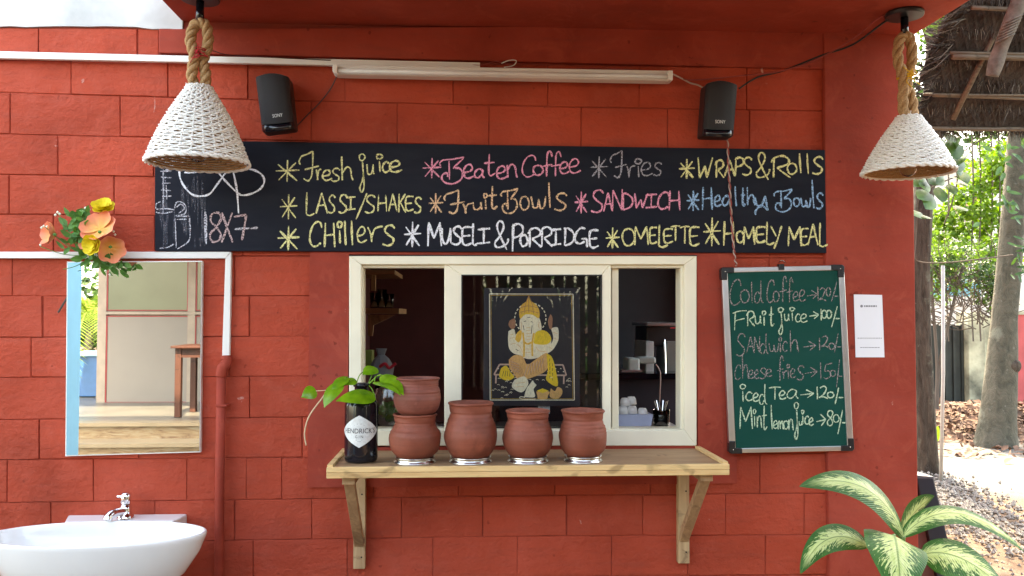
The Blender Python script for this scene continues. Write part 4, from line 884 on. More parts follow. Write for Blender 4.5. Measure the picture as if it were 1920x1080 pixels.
def line(nm, col, segs, wd):
    lay[0] += 1; y = py_-.0004-lay[0]*.00006; mb = MB()
    for s_ in segs:
        P = smooth_path([Vector((*p, 0)) for p in s_], 4)
        for a, b_ in zip(P, P[1:]):
            d = (b_-a); 
            if d.length < 1e-5: continue
            d.normalize(); n_ = Vector((-d.y, d.x, 0))*wd/2; mb.add([PP(*(a+n_).xy, y), PP(*(b_+n_).xy, y), PP(*(b_-n_).xy, y), PP(*(a-n_).xy, y)], [(0, 1, 2, 3)])
    return part(nm, mb, PM[col], po_)
line('printed_border', 'cream', [[(80, 95), (785, 97)], [(785, 97), (796, 990)], [(796, 990), (86, 990)], [(86, 990), (80, 95)]], 8)
line('halo', 'cream', [[(425+132*math.cos(a*.2618), 300+128*math.sin(a*.2618)), (425+132*math.cos(a*.2618+.15), 300+128*math.sin(a*.2618+.15))] for a in range(24)], 9)
line('seat_edge', 'pink', [[(165, 690), (700, 694)], [(700, 694), (728, 782)], [(728, 782), (118, 776)], [(118, 776), (165, 690)], [(135, 780), (133, 850)], [(708, 782), (706, 855)]], 13)
line('seat_pattern', 'cream', [[(150+q*22, 722+(q % 2)*26), (158+q*22, 728+(q % 2)*26)] for q in range(26)], 7)
art('figure_torso', 'cream', [(300, 440), (350, 395), (425, 385), (520, 400), (590, 440), (600, 520), (570, 600), (430, 645), (330, 612), (292, 530)])
art('figure_arm', 'cream', [(240, 410), (285, 390), (300, 440), (305, 500), (345, 600), (290, 600), (246, 555), (236, 470)])
art('figure_arm', 'cream', [(598, 385), (655, 378), (664, 450), (655, 500), (610, 570), (545, 602), (500, 560), (585, 530), (618, 470)])
art('figure_hand', 'brown', [(250, 320), (290, 303), (300, 350), (290, 385), (262, 388), (240, 355)]); art('figure_hand', 'brown', [(595, 265), (612, 300), (606, 385), (586, 385), (574, 320)])
art('figure_shawl', 'gold', [(296, 478), (312, 425), (350, 400), (348, 470), (325, 505)]); art('figure_shawl', 'yellow', [(455, 480), (470, 420), (520, 400), (572, 420), (602, 480), (560, 522), (460, 515)])
art('figure_head', 'cream', [(360, 275), (405, 262), (450, 268), (500, 298), (520, 392), (482, 402), (445, 392), (436, 470), (405, 540), (385, 480), (380, 396), (340, 400), (335, 320)])
art('figure_crown', 'gold', [(410, 104), (425, 150), (478, 190), (502, 245), (495, 302), (445, 272), (380, 270), (340, 305), (331, 245), (350, 190), (392, 155)])
line('figure_face', 'black', [[(368, 330), (390, 322)], [(430, 328), (446, 334)], [(398, 292), (425, 292)], [(365, 360), (372, 400)], [(300, 560), (325, 575)], [(440, 360), (432, 430)]], 5)
line('figure_necklace', 'gold', [[(362, 420), (372, 520), (370, 628)], [(455, 425), (440, 520), (442, 620)], [(372, 500), (402, 518), (440, 500)]], 15)
art('figure_robe', 'tan', [(243, 650), (290, 612), (360, 622), (400, 690), (480, 640), (562, 592), (575, 650), (560, 740), (440, 800), (330, 822), (290, 775), (250, 722)])
line('robe_fold', 'pink', [[(262, 665+q*22), (330, 690+q*22)] for q in range(4)]+[[(400+q*28, 700-q*12), (372+q*28, 790-q*14)] for q in range(6)], 5)
art('figure_sash', 'yellow', [(178, 722), (222, 700), (262, 760), (290, 797), (230, 827), (163, 792)]); art('figure_sash', 'yellow', [(560, 598), (602, 622), (632, 705), (656, 872), (560, 822), (572, 740)])
line('sash_fold', 'black', [[(590, 640+q*36), (588, 664+q*36)] for q in range(5)]+[[(610, 680+q*40), (612, 706+q*40)] for q in range(4)]+[[(200+q*18, 745), (190+q*20, 790)] for q in range(4)], 4)
art('figure_foot', 'cream', [(290, 820), (372, 790), (406, 832), (400, 872), (350, 926), (270, 882)])
art('mouse', 'cream', [(372, 965), (392, 895), (425, 850), (445, 825), (458, 845), (476, 866), (452, 900), (462, 965)]); line('mouse_tail', 'cream', [[(380, 968), (345, 962), (335, 975), (390, 985), (470, 980)]], 8)
art('offering_bowl', 'tan', [(475, 918), (582, 918), (575, 950), (560, 982), (495, 982), (482, 950)]); art('offering', 'yellow', [(478, 912), (528, 892), (580, 912), (528, 932)]); art('offering', 'tan', [(598, 892), (632, 915), (655, 880), (692, 900), (690, 945), (650, 982), (590, 962)])
line('crown_rib', 'brown', [[(410, 110), (385, 180), (372, 262)], [(410, 110), (410, 190), (412, 262)], [(412, 110), (440, 180), (452, 262)], [(345, 210), (410, 196), (488, 212)], [(338, 250), (410, 236), (496, 256)]], 4)
line('crown_band', 'yellow', [[(342, 285), (380, 262), (445, 262), (492, 288)]], 8)
line('figure_detail', 'tan', [[(345, 330), (352, 360), (348, 392)], [(500, 330), (494, 362), (502, 385)], [(392, 380), (425, 378)], [(390, 405), (430, 402)], [(388, 430), (430, 428)], [(392, 455), (430, 452)], [(395, 480), (425, 478)], [(310, 520), (340, 545), (360, 590)], [(470, 540), (500, 575), (560, 582)], [(255, 440), (280, 435)], [(250, 470), (290, 462)], [(258, 520), (300, 510)], [(620, 420), (655, 430)], [(625, 470), (655, 480)], [(585, 545), (610, 560)], [(385, 560), (430, 560)], [(385, 590), (430, 590)], [(300, 850), (380, 840)], [(300, 880), (370, 875)]], 3.5)
line('robe_line', 'brown', [[(250+q*14, 640+q*9), (290+q*14, 770+q*3)] for q in range(7)]+[[(420+q*22, 690-q*11), (430+q*22, 780-q*8)] for q in range(6)], 3)
line('inner_border', 'gold', [[(92, 107), (774, 109)], [(774, 109), (784, 979)], [(784, 979), (97, 979)], [(97, 979), (92, 107)]], 3)
line('ground_fleck', 'cream', [[(a, b_), (a+12, b_-5), (a+22, b_+2)] for a, b_ in ((random.uniform(95, 760), random.uniform(800, 975)) for _ in range(70)) if not 260 < a < 700 or b_ < 830], 4)
part('plastic_sleeve', MB().grid(lambda u, v: PP(30+815*v, 40+1005*u, py_-.0062-.0012*math.sin(v*9+u*3)*math.sin(u*7)), 16, 14), M['film'], po_, smooth=True)
tk = part('tape', MB().prism([W(1009, 760, .004), W(1031, 760, .004), W(1031, 776, .004), W(1009, 776, .004)][::-1], (0, .002, 0)), plain('pale_sticker', (.22, .24, .23), .6, var=.4, sc_=200, bs=0)); tag(tk, 'small pale sticker on the glass under the poster', 'sticker'); tk.name = 'sticker'

# ================================================================== things inside
def ithing(n_, lab, cat, p): return thing(n_, lab, cat, p)
iy = 1.25
s1 = ithing('inner_shelf', 'dim wooden wall shelf inside holding glasses beyond the open window', 'shelf', W(700, 585, iy))
part('shelf_plank', Q(640, 578, 748, 588, .9, .5), M['shelf_top'], s1); part('bracket', MB().prism([W(690, 590, 1.0), W(742, 590, 1.0), W(700, 610, 1.0), W(698, 630, 1.0), (W(690, 630, 1.0))][::-1], (0, .03, 0)), M['bracket_wood'], s1)
s2 = ithing('inner_shelf', 'upper dim wall shelf inside near the window top', 'shelf', W(700, 512, iy)); part('shelf_plank', Q(640, 506, 740, 514, .9, .5), M['shelf_top'], s2); part('bracket', Q(696, 515, 704, 545, 1.0, .03), M['bracket_wood'], s2)
for i, (a, b_, hpx, lab) in enumerate(((702, 577, 28, 'glass tumbler standing nearest the frame on the dim inner shelf'), (716, 577, 34, 'tall glass tumbler in the middle of the dim inner shelf'), (730, 577, 26, 'glass tumbler at the outer end of the dim inner shelf'))):
    p = W(a, b_, 1.05); k = (1.05+D)/F; o = part('glass_tumbler', MB().lathe([(.0005, 0), (.018, 0), (.024, hpx*k), (.022, hpx*k), (.017, .004), (.0005, .004)], p, 20), M['glass'], smooth=True); tag(o, lab, 'glass', 'glasses on the inner shelf')
jr = ithing('glass_jar', 'large glass jar of green leaves just inside the window behind the bottle', 'jar', W(735, 812, .16))
p = W(728, 806, .14); part('jar_wall', MB().lathe([(.0005, 0), (.055, 0), (.06, .01), (.06, .13), (.05, .15), (.05, .165), (.047, .165), (.047, .148), (.056, .128), (.056, .012), (.0005, .008)], p, 32), M['glass'], jr, smooth=True)
mb = MB()
for _ in range(40):
    q = p+Vector((random.uniform(-.035, .035), random.uniform(-.035, .035), random.uniform(.02, .09))); leaf(mb, q, q+Vector((random.uniform(-.03, .03), random.uniform(-.02, .02), random.uniform(-.02, .03))), .02, (random.uniform(-1, 1), -1, .3), nu=4, nv=2)
part('packed_leaves', mb, M['leaf_mid'], jr)
gb_ = part('yellow_box', Q(680, 657, 698, 690, .5, .08), plain('lime_packet', (.16, .20, .02), .5), bev=.004); gb_.name = 'snack_packet'; tag(gb_, 'lime green packet inside by the window frame', 'packet')
rd = ithing('paper_bag', 'pale crumpled bag with red tie inside behind the plant', 'bag', W(715, 700, .45)); part('bag_body', MB().lathe([(.001, 0), (.045, .01), (.05, .05), (.03, .085), (.014, .1), (.022, .125), (.001, .12)], W(714, 712, .45), 12, wob=.1), plain('dull_paper', (.16, .16, .17), .8), rd); part('red_tie', MB().tube(smooth_path([W(712, 688, .4), W(722, 682, .39), W(730, 690, .4), W(742, 681, .4)]), .006, 6), M['string_red'], rd)
# counter and coffee machine in the other opening
ct = ithing('kitchen_counter', 'dark kitchen counter seen through the far opening of the window', 'counter', W(1220, 800, 1.4)); zc_ = W(1220, 699, 1.4).z
part('counter_top', MB().box((.25, 1.35, zc_-.03), (1.15, 2.15, zc_)), M['gloss_black'], ct); part('counter_front', MB().box((.28, 1.4, .02), (1.13, 1.42, zc_-.03)), M['dark_in'], ct)
cm = ithing('coffee_machine', 'grey and steel coffee machine on the dark kitchen counter', 'coffee machine', W(1230, 699, 1.6))
part('top_cover', Q(1213, 605, 1271, 611, 1.5, .4), M['alu'], cm, bev=.004); part('machine_body', Q(1212, 612, 1275, 650, 1.6, .3), M['black'], cm, bev=.006); part('side_column', Q(1211, 640, 1226, 698, 1.5, .3), plain('grey_enamel', (.50, .54, .54), .4), cm, bev=.004)
part('steam_arm', MB().tube(smooth_path([W(1246, 637, 1.48), W(1247, 660, 1.47), W(1248, 698, 1.46)]), .005, 8), M['chrome'], cm); part('tank', Q(1250, 640, 1276, 697, 1.55, .25), plain('smoked_tank', (.14, .16, .15), .3), cm, bev=.004); part('red_badge', Q(1257, 614, 1267, 616, 1.59, .004), M['string_red'], cm)
gr_ = ithing('coffee_grinder', 'pale green grinder box lying left of the coffee machine', 'grinder', W(1190, 698, 1.4)); part('grinder_body', Q(1178, 672, 1200, 697, 1.38, .15), plain('pale_green_plastic', (.55, .64, .60), .35), gr_, bev=.01); part('grinder_arm', Q(1198, 670, 1230, 682, 1.4, .1), plain('pale_green_arm', (.4, .46, .43), .35), gr_, bev=.008); part('grinder_foot', Q(1166, 694, 1204, 698, 1.36, .18), M['alu'], gr_)
o = part('power_cord', MB().tube(smooth_path([W(1230, 684, 1.38), W(1238, 700, 1.34), W(1237, 740, 1.33), W(1236, 775, 1.33)]), .004, 6), M['wire_pale']); tag(o, 'pale power cord hanging below the coffee machine', 'cord')
zi = opz0
sl_ = ithing('inner_sill', 'narrow grey sill just inside the far opening of the window', 'sill', W(1220, 800, .2)); part('sill_plank', MB().box((opx0+.02, .09, zi+.02), (opx1-.02, .36, zi+.04)), M['alu'], sl_)
zi += .04
tr2 = ithing('cup_tray', 'white plastic tray holding upturned white cups inside the window', 'tray', W(1188, 797, .25)); tx = W(1186, 797, .25).x
part('tray_body', MB().prism([(tx-.065, .19, zi), (tx+.06, .19, zi), (tx+.068, .19, zi+.045), (tx-.07, .19, zi+.045)], (0, .12, 0)), plain('bluish_white_plastic', (.40, .44, .58), .4), tr2, bev=.004)
CUPL = ['white cup upturned at the front of the plastic tray', 'white cup upturned beside the first on the tray', 'white cup upturned in the middle of the tray', 'white cup upturned at the outer end of the tray', 'white cup stacked on top in the tray', 'white cup at the very top of the tray heap']
for i, (dx, dy, dz) in enumerate(((-.045, .21, .045), (-.01, .21, .046), (-.028, .25, .05), (.032, .22, .036), (-.035, .22, .075), (-.008, .235, .078))):
    o = part('cup', MB().lathe([(.016, 0), (.021, .002), (.018, .022), (.013, .03), (.0005, .031)], (tx+dx, dy, zi+dz), 18), M['ceramic'], smooth=True); tag(o, CUPL[i], 'cup', 'cups in the tray')
o = thing('glass_bottle', 'white bottle standing by the window frame inside', 'bottle', W(1276, 795, .2)); part('bottle_body', MB().lathe([(.0005, 0), (.016, 0), (.016, .06), (.007, .075), (.007, .09), (.0005, .09)], Vector((W(1275, 795, .2).x, .2, zi)), 18), M['white_pvc'], o, smooth=True)
o = thing('cutlery_jar', 'clear jar with cutlery standing inside the far opening', 'jar', Vector((W(1240, 795, .22).x, .22, zi))); part('jar_wall', MB().lathe([(.0005, 0), (.03, 0), (.032, .06), (.029, .06), (.027, .005), (.0005, .005)], Vector((W(1240, 795, .22).x, .22, zi)), 24), M['glass'], o, smooth=True)
mb = MB()
for q in range(6): a = q*1.05; b0 = Vector((W(1240, 795, .22).x, .22, zi+.008)); mb.tube([b0, b0+Vector((math.cos(a)*.026, math.sin(a)*.026, .085))], .0025, 6)
part('cutlery', mb, M['steel'], o)
o = part('wooden_scoop', MB().prism([W(1232, 768, .3), W(1254, 776, .3), W(1256, 781, .3), W(1232, 774, .3)][::-1], (0, .03, 0)), M['bracket_wood'], bev=.003); tag(o, 'small wooden scoop lying on the glass jar inside', 'scoop')
o = part('steel_rod', MB().tube([W(1264, 804, .12), W(1280, 792, .12)], .004, 8), M['chrome']); o.name = 'spoon'; tag(o, 'bright steel spoon leaning on the inner window frame', 'spoon')

# ================================================================== dieffenbachia
dy = -.62
dp = thing('dieffenbachia', 'dieffenbachia plant with cream speckled green leaves in front of the column', 'plant', (W(1698, 1060, dy).x, dy, .32))
def dl(base, mid_, tip, wpx, ys, nrm, nu=28, cup=-.18, pr=None):
    b0, m0, t0 = W(*base, ys[0]), W(*mid_, ys[1]), W(*tip, ys[2]); k = (ys[1]+D)/F
    pr = pr or (lambda u: (math.sin(math.pi*min(1, .04+.96*u**.82))**.72) if u < .995 else 0.02)
    mb = MB(); leaf(mb, b0, t0, wpx*k, nrm, cup=cup, prof=pr, nu=nu, nv=12, mid=m0)
    part('leaf', mb, M['dieff'], dp, smooth=True); return b0
stemtop = W(1697, 1062, dy); st = MB()
bases = [dl((1694, 1006), (1640, 868), (1499, 912), 66, (dy-.02, dy-.08, dy-.12), (.15, -.72, .62)),
         dl((1692, 1006), (1705, 958), (1752, 930), 62, (dy+.04, dy+.08, dy+.10), (.75, -.66, -.1)),
         dl((1694, 1004), (1785, 906), (1921, 1034), 50, (dy, dy-.02, dy-.05), (.05, -.5, .8)),
         dl((1626, 1024), (1545, 970), (1501, 1076), 52, (dy-.06, dy-.12, dy-.16), (-.25, -.85, .4)),
         dl((1676, 1004), (1684, 1010), (1692, 1150), 118, (dy-.06, dy-.2, dy-.26), (0, -.6, .8), cup=-.10, pr=lambda u: (min(1, (u*5+.28)**.5)*max(0, 1-max(0, u-.32)**1.7*1.9)) if u > 0 else .15),
         dl((1728, 1040), (1800, 1018), (1893, 1116), 98, (dy-.05, dy-.12, dy-.18), (.2, -.72, .62))]
for b0 in bases: st.tube(smooth_path([b0, b0.lerp(stemtop, .5)+Vector((0, .01, -.005)), stemtop]), [.006, .0062, .0064, .0066, .0068, .007, .0072, .0075, .008, .0085, .009, .0095, .010][:13], 8)
part('leaf_stalks', st, plain('pale_green_stalk', (.16, .28, .08), .4, bs=0), dp, smooth=True)
for i in range(5):
    a = i*1.25+.4; z0 = .46+.05*i; b0 = Vector((stemtop.x, dy, z0)); t0 = b0+Vector((math.cos(a)*.30, math.sin(a)*.24, .02)); mb = MB(); leaf(mb, b0, t0, .12, (0, 0, 1), cup=-.15, prof=lambda u: math.sin(math.pi*min(1, u**.8))**.8, nu=20, nv=8, mid=b0.lerp(t0, .5)+Vector((0, 0, .15))); part('leaf', mb, M['dieff'], dp, smooth=True)
part('stem', MB().tube([(stemtop.x, dy, .3), (stemtop.x+.01, dy, .6), tuple(stemtop)], [.017, .016, .012], 12), M['leaf_mid'], dp, smooth=True)
pc_ = thing('plant_pot', 'terracotta pot under the dieffenbachia', 'pot', (stemtop.x, dy, 0)); part('pot_body', MB().lathe([(.0005, 0), (.11, 0), (.15, .28), (.165, .28), (.168, .33), (.15, .33), (.14, .30), (.0005, .30)], (stemtop.x, dy, 0), 40), M['terracotta'], pc_, smooth=False)

# ================================================================== black sign behind the column
sg = thing('sign_board', 'black framed sign board leaning behind the column edge', 'sign', W(1760, 1030, .55))
ys = .42
part('frame', Q4([(1718, 893), (1750, 896), (1800, 1110), (1763, 1110)], ys, .06), M['sign_black'], sg, bev=.004)
part('top_rail', MB().prism([W(1718, 891, ys), W(1750, 894, ys), W(1751, 899, ys), W(1718, 897, ys)][::-1], (0, .55, 0)), plain('grey_black_edge', (.09, .095, .11), .5), sg)
part('board_face', Q4([(1700, 900), (1722, 900), (1766, 1110), (1700, 1110)], ys+.02, .03), M['sign_brown'], sg)
part('frame', Q4([(1716, 893), (1750, 896), (1800, 1110), (1763, 1110)], ys+.55, .05), M['sign_black'], sg)

# ================================================================== vegetation helpers
def crown_mesh(name, blobs, n, ls, mt, seed, flat=.5, asp=.5):
    rnd = random.Random(seed); vs = []; fs = []; tot = sum(b[3] for b in blobs)
    for b in blobs:
        c = Vector(b[0]); r = b[1]; sz = b[2]; cnt = int(n*b[3]/tot)
        cl = [(Vector((rnd.gauss(0, 1), rnd.gauss(0, 1), rnd.gauss(0, 1))).normalized()*(rnd.random()**.4)) for _ in range(max(4, cnt//26))]
        for i in range(cnt):
            q = cl[rnd.randrange(len(cl))]+Vector((rnd.gauss(0, .13), rnd.gauss(0, .13), rnd.gauss(0, .13))); p = c+Vector((q.x*r[0], q.y*r[1], q.z*r[2]))
            d = Vector((rnd.gauss(0, 1), rnd.gauss(0, 1), rnd.gauss(-.25, .6))).normalized(); s_ = d.orthogonal().normalized(); s_ = Matrix.Rotation(rnd.uniform(0, 6.28), 3, d) @ s_
            L_ = ls*rnd.uniform(.6, 1.3); o = len(vs); wv = s_*L_*asp*.5; nn = d.cross(s_)*L_*.08
            vs += [p, p+d*L_*.45+wv+nn, p+d*L_, p+d*L_*.45-wv+nn]; fs.append((o, o+1, o+2, o+3))
    me = bpy.data.meshes.new(name); me.from_pydata([tuple(v) for v in vs], [], fs); me.materials.append(M[mt]); return me
def limb(mb, p, q, r0, r1, n=6, wob=.05):
    p, q = Vector(p), Vector(q); pts = []; rs = []
    for i in range(n+1):
        u = i/n; w_ = 0 if i in (0, n) else (q-p).length*wob; pts.append(p.lerp(q, u)+Vector((random.uniform(-w_, w_), random.uniform(-w_, w_), 0))); rs.append(r0+(r1-r0)*u)
    mb.tube(pts, rs, 9)
def trunk(px, mt, parent, lobes=0):
    """px: list of (pixel x, pixel y, width px, y-plane)"""
    P = [(W(a, b_, c), wd*(c+D)/F/2) for a, b_, wd, c in px]; pts = smooth_path([p for p, r in P], 5); n = len(pts); mb = MB(); seg = 22
    rs = []
    for i in range(n): u = i/(n-1)*(len(P)-1); k = min(int(u), len(P)-2); rs.append(P[k][1]+(P[k+1][1]-P[k][1])*(u-k))
    vs = []
    for i, p in enumerate(pts):
        for k in range(seg):
            a = 2*math.pi*k/seg; r = rs[i]*(1+lobes*(.10*math.sin(a*5+p.z*.8)+.06*math.sin(a*9+p.z*3))+random.uniform(-.012, .012)); vs.append((p.x+math.cos(a)*r, p.y+math.sin(a)*r, p.z))
    mb.add(vs, [(i*seg+k, i*seg+(k+1) % seg, (i+1)*seg+(k+1) % seg, (i+1)*seg+k) for i in range(n-1) for k in range(seg)])
    return part('trunk', mb, M[mt], parent, smooth=True)

# near tree right behind the building corner
Yt = 5.1
t1 = thing('bark_tree', 'rough barked tree trunk right behind the red corner column', 'tree', W(1735, 893, Yt))
trunk([(1752, 905, 66, Yt), (1738, 880, 46, Yt), (1732, 800, 44, Yt), (1728, 700, 40, Yt), (1724, 560, 38, Yt), (1727, 440, 38, Yt), (1735, 330, 36, Yt), (1750, 180, 34, Yt), (1760, -60, 30, Yt), (1765, -400, 22, Yt)], 'bark', t1, 1)
mb = MB(); 
for a, b_, c, d in ((1740, 330, 1800, 150), (1755, 100, 1660, -250), (1760, -60, 1900, -350)): limb(mb, W(a, b_, Yt), W(c, d, Yt+.3), .05, .02)
part('limb', mb, M['bark'], t1, smooth=True)
tc = W(1760, -430, Yt)
put('crown', crown_mesh('crown', [((tc.x, tc.y+1.2, tc.z), (2.3, 1.8, 1.2), 0, 3), ((tc.x+1.8, tc.y+1.8, tc.z-.3), (1.6, 1.3, .9), 0, 2), ((tc.x-1.5, tc.y+1, tc.z+.2), (1.4, 1.2, .8), 0, 1)], 5200, .14, 'leaf_mid', 3), t1, Vector()-Vector(t1['base']))
# second tree
Y2 = 6.75
t2 = thing('smooth_tree', 'smooth grey mossy tree trunk leaning outwards over the pale sand', 'tree', W(1865, 842, Y2))
trunk([(1866, 850, 96, Y2), (1866, 838, 80, Y2), (1870, 790, 66, Y2), (1878, 700, 56, Y2), (1884, 600, 46, Y2), (1894, 480, 44, Y2), (1904, 360, 42, Y2), (1912, 240, 40, Y2), (1925, 60, 38, Y2), (1940, -200, 32, Y2)], 'bark_smooth', t2, .3)
mb = MB(); limb(mb, W(1925, 60, Y2), W(2100, -150, Y2+.4), .07, .03); limb(mb, W(1935, -100, Y2), W(1840, -330, Y2+.6), .07, .03); part('limb', mb, M['bark_smooth'], t2, smooth=True)
o = part('knot', MB().lathe([(.001, .0), (.05, 0), (.075, -.02), (.085, -.04)], (0, 0, 0), 20), M['bark'], t2, smooth=True); kp = W(1892, 686, Y2)-Vector(t2['base']); o.data.transform(Matrix.Translation(Vector(t2['base']))); o.rotation_euler = (math.radians(95), 0, .3); o.location = kp+Vector((.0, -.17, 0))
tc = W(1960, -330, Y2)
put('crown', crown_mesh('crown', [((tc.x+.2, tc.y+1, tc.z), (2.2, 1.6, 1.0), 0, 3), ((tc.x+2.2, tc.y, tc.z-.4), (1.6, 1.4, .8), 0, 2)], 3600, .15, 'leaf_mid', 5), t2, Vector()-Vector(t2['base']))
mb = MB()
for i in range(34):
    p = W(1890+random.gauss(0, 22), 270+random.uniform(-30, 150), Y2-.3); d = Vector((random.uniform(-1, 1), random.uniform(-.6, .2), random.uniform(-1, .5))).normalized(); leaf(mb, p, p+d*random.uniform(.10, .18), .055, (random.uniform(-.5, .5), -1, .4), nu=5, nv=2)
for i in range(16):
    p = W(1905+random.gauss(0, 14), 440+random.uniform(0, 90), Y2-.3); d = Vector((random.uniform(-1, 1), -.4, random.uniform(-.8, .5))).normalized(); leaf(mb, p, p+d*.13, .035, (0, -1, .4), nu=5, nv=2)
cr2 = part('climbing_plant', mb, M['leaf_dark']); tag(cr2, 'dark climbing leaves on the leaning grey trunk', 'climber', None, 'stuff')
# creeper with big glossy leaves by the lamp
mb = MB(); st = MB()
bigl = [(1775, 248, 1790, 268), (1780, 262, 1796, 300), (1800, 300, 1818, 285), (1790, 305, 1800, 330), (1806, 298, 1780, 318), (1800, 320, 1815, 345), (1781, 345, 1790, 365), (1795, 340, 1812, 350), (1760, 350, 1768, 380), (1745, 350, 1722, 345), (1742, 360, 1720, 372), (1748, 365, 1735, 392), (1738, 340, 1718, 330), (1726, 398, 1712, 404), (1728, 402, 1738, 410), (1768, 260, 1752, 262), (1785, 275, 1800, 262), (1770, 330, 1755, 345), (1792, 385, 1812, 396), (1757, 335, 1742, 345), (1780, 330, 1802, 338), (1722, 330, 1712, 350)]
for i, (a, b_, c, d) in enumerate(bigl):
    p, q = W(a, b_, 3.9), W(c, d, 3.75); leaf(mb, p, q, (q-p).length*random.uniform(.45, .75), (random.uniform(-.4, .4), -1, random.uniform(.1, .7)), cup=-.15, droop=.05, nu=7, nv=4)
for s_ in ([(1762, 250), (1778, 290), (1795, 330), (1785, 380), (1770, 420)], [(1795, 330), (1750, 350), (1725, 370), (1720, 410), (1716, 470)], [(1790, 300), (1812, 280), (1840, 262)], [(1716, 470), (1722, 490), (1780, 492), (1900, 478)]):
    st.tube(smooth_path([W(a, b_, 3.92) for a, b_ in s_]), .006, 5)
cr = thing('glossy_creeper', 'creeper with large dark glossy leaves hanging between the corner lamp and thatch', 'creeper', W(1770, 420, 3.9)); part('leaf_cluster', mb, M['leaf_dark'], cr, smooth=True); part('stem', st, M['twig'], cr)
# lime vine screen
lv = thing('lime_vine', 'bright lime green backlit vine screen beyond the two trunks', 'vine', on_ground(1810, 780))
vb = lambda a, b_, y, rx, rz, n_, ry=.3: (tuple(W(a, b_, y)), (rx, ry, rz), 0, n_)
V = -Vector(lv['base'])
put('vine_leaves', crown_mesh('vine_leaves', [vb(1850, 330, 10, .50, .55, 5), vb(1800, 400, 10, .45, .55, 5), vb(1860, 430, 10, .5, .5, 5), vb(1770, 450, 10, .3, .5, 3), vb(1885, 300, 10, .3, .35, 2), vb(1830, 500, 10, .9, .25, 3), vb(1960, 400, 10, .6, .8, 4)], 5200, .085, 'leaf_lime', 11, asp=.75), lv, V)
mb = MB()
for a in (1822, 1836, 1872, 1776, 1858): mb.tube(smooth_path([W(a, 240, 9.9), W(a+3, 380, 9.9), W(a-2, 520, 9.9), W(a+3, 640, 9.9)]), .012, 4)
part('vine_stems', mb, M['twig'], lv)
# twiggy bush
tb = thing('twiggy_bush', 'tangled grey twiggy bush growing in front of the mossy gate', 'bush', on_ground(1790, 800))
mb = MB()
for i in range(120):
    b0 = W(random.uniform(1745, 1880), random.uniform(520, 620), 8.6); a = random.uniform(-1.4, 1.4); L_ = random.uniform(.3, 1.1); q = b0+Vector((math.sin(a)*L_, random.uniform(-.4, .4), abs(math.cos(a))*L_*.9))
    mb.tube(smooth_path([b0, b0.lerp(q, .5)+Vector((random.uniform(-.1, .1), 0, random.uniform(-.08, .12))), q], 4), [.010-.0009*k for k in range(9)], 4)
for k, (a, b_, c) in enumerate(((1752, 1757, 1748), (1758, 1761, 1790))): mb.tube(smooth_path([on_ground(a, 800), W(b_, 690, 8.6), W(c, 560, 8.6), W(c+20*k-5, 500, 8.6)], 4), .022, 6)
part('twigs', mb, M['twig'], tb)
put('foliage', crown_mesh('foliage', [vb(1780, 520, 8.6, .42, .35, 4), vb(1850, 530, 8.6, .35, .28, 4), vb(1760, 470, 8.6, .25, .4, 2), vb(1880, 560, 8.6, .3, .25, 3), vb(1830, 470, 8.7, .5, .3, 3)], 1700, .075, 'leaf_mid', 21), tb, -Vector(tb['base']))
put('foliage', crown_mesh('foliage', [vb(1790, 500, 8.5, .5, .3, 4), vb(1870, 520, 8.5, .4, .3, 4)], 700, .075, 'leaf_dark', 23), tb, -Vector(tb['base']))
# pole
o = part('thin_pole', MB().tube([W(1768, 498, 4.7), W(1768.5, 700, 4.7), on_ground(1764, 908)], .0165, 10), plain('galvanised_pole', (.34, .32, .29), .5), smooth=True); o.name = 'metal_pole'; tag(o, 'thin pale metal pole standing upright in the sand', 'pole')
# boundary wall with dark gate
Yw = 10.4; gz = W(1780, 608, Yw).z
wl = thing('boundary_wall', 'low mossy cream boundary wall piece beside the dark gate', 'wall', (W(1840, 780, Yw).x, Yw, 0))
part('pier', MB().box((W(1817, 700, Yw).x, Yw, 0), (W(1848, 700, Yw).x, Yw+.35, W(1840, 585, Yw).z)), M['mossy_wall'], wl, bev=.01)
part('wall_face', MB().box((W(1848, 700, Yw).x, Yw+.08, 0), (W(1906, 700, Yw).x, Yw+.25, W(1870, 592, Yw).z)), M['mossy_wall'], wl)
part('pier', MB().box((W(1690, 700, Yw).x, Yw, 0), (W(1746, 700, Yw).x, Yw+.3, gz)), M['mossy_wall'], wl)
gt = thing('iron_gate', 'dark rusty gate panel between the mossy piers', 'gate', (W(1780, 770, Yw).x, Yw+.12, 0))
part('gate_panel', MB().box((W(1746, 700, Yw).x+.02, Yw+.14, .05), (W(1817, 700, Yw).x-.02, Yw+.17, gz-.02)), M['gate'], gt)
for q in range(5):
    x = W(1749+q*15.5, 700, Yw).x; part('gate_bar', MB().box((x, Yw+.11, .03), (x+.04, Yw+.135, gz)), M['gate'], gt)
rw = thing('pink_wall', 'faded pink painted wall at the far side of the grey trunk', 'wall', (W(1915, 780, Yw).x, Yw, 0)); part('wall_face', MB().box((W(1907, 700, Yw).x, Yw, 0), (W(2500, 700, Yw).x, Yw+.2, W(1915, 590, Yw).z)), M['pink_wall'], rw); part('coping', MB().box((W(1907, 700, Yw).x, Yw-.03, W(1915, 590, Yw).z), (W(2500, 700, Yw).x, Yw+.23, W(1915, 584, Yw).z)), M['mossy_wall'], rw)
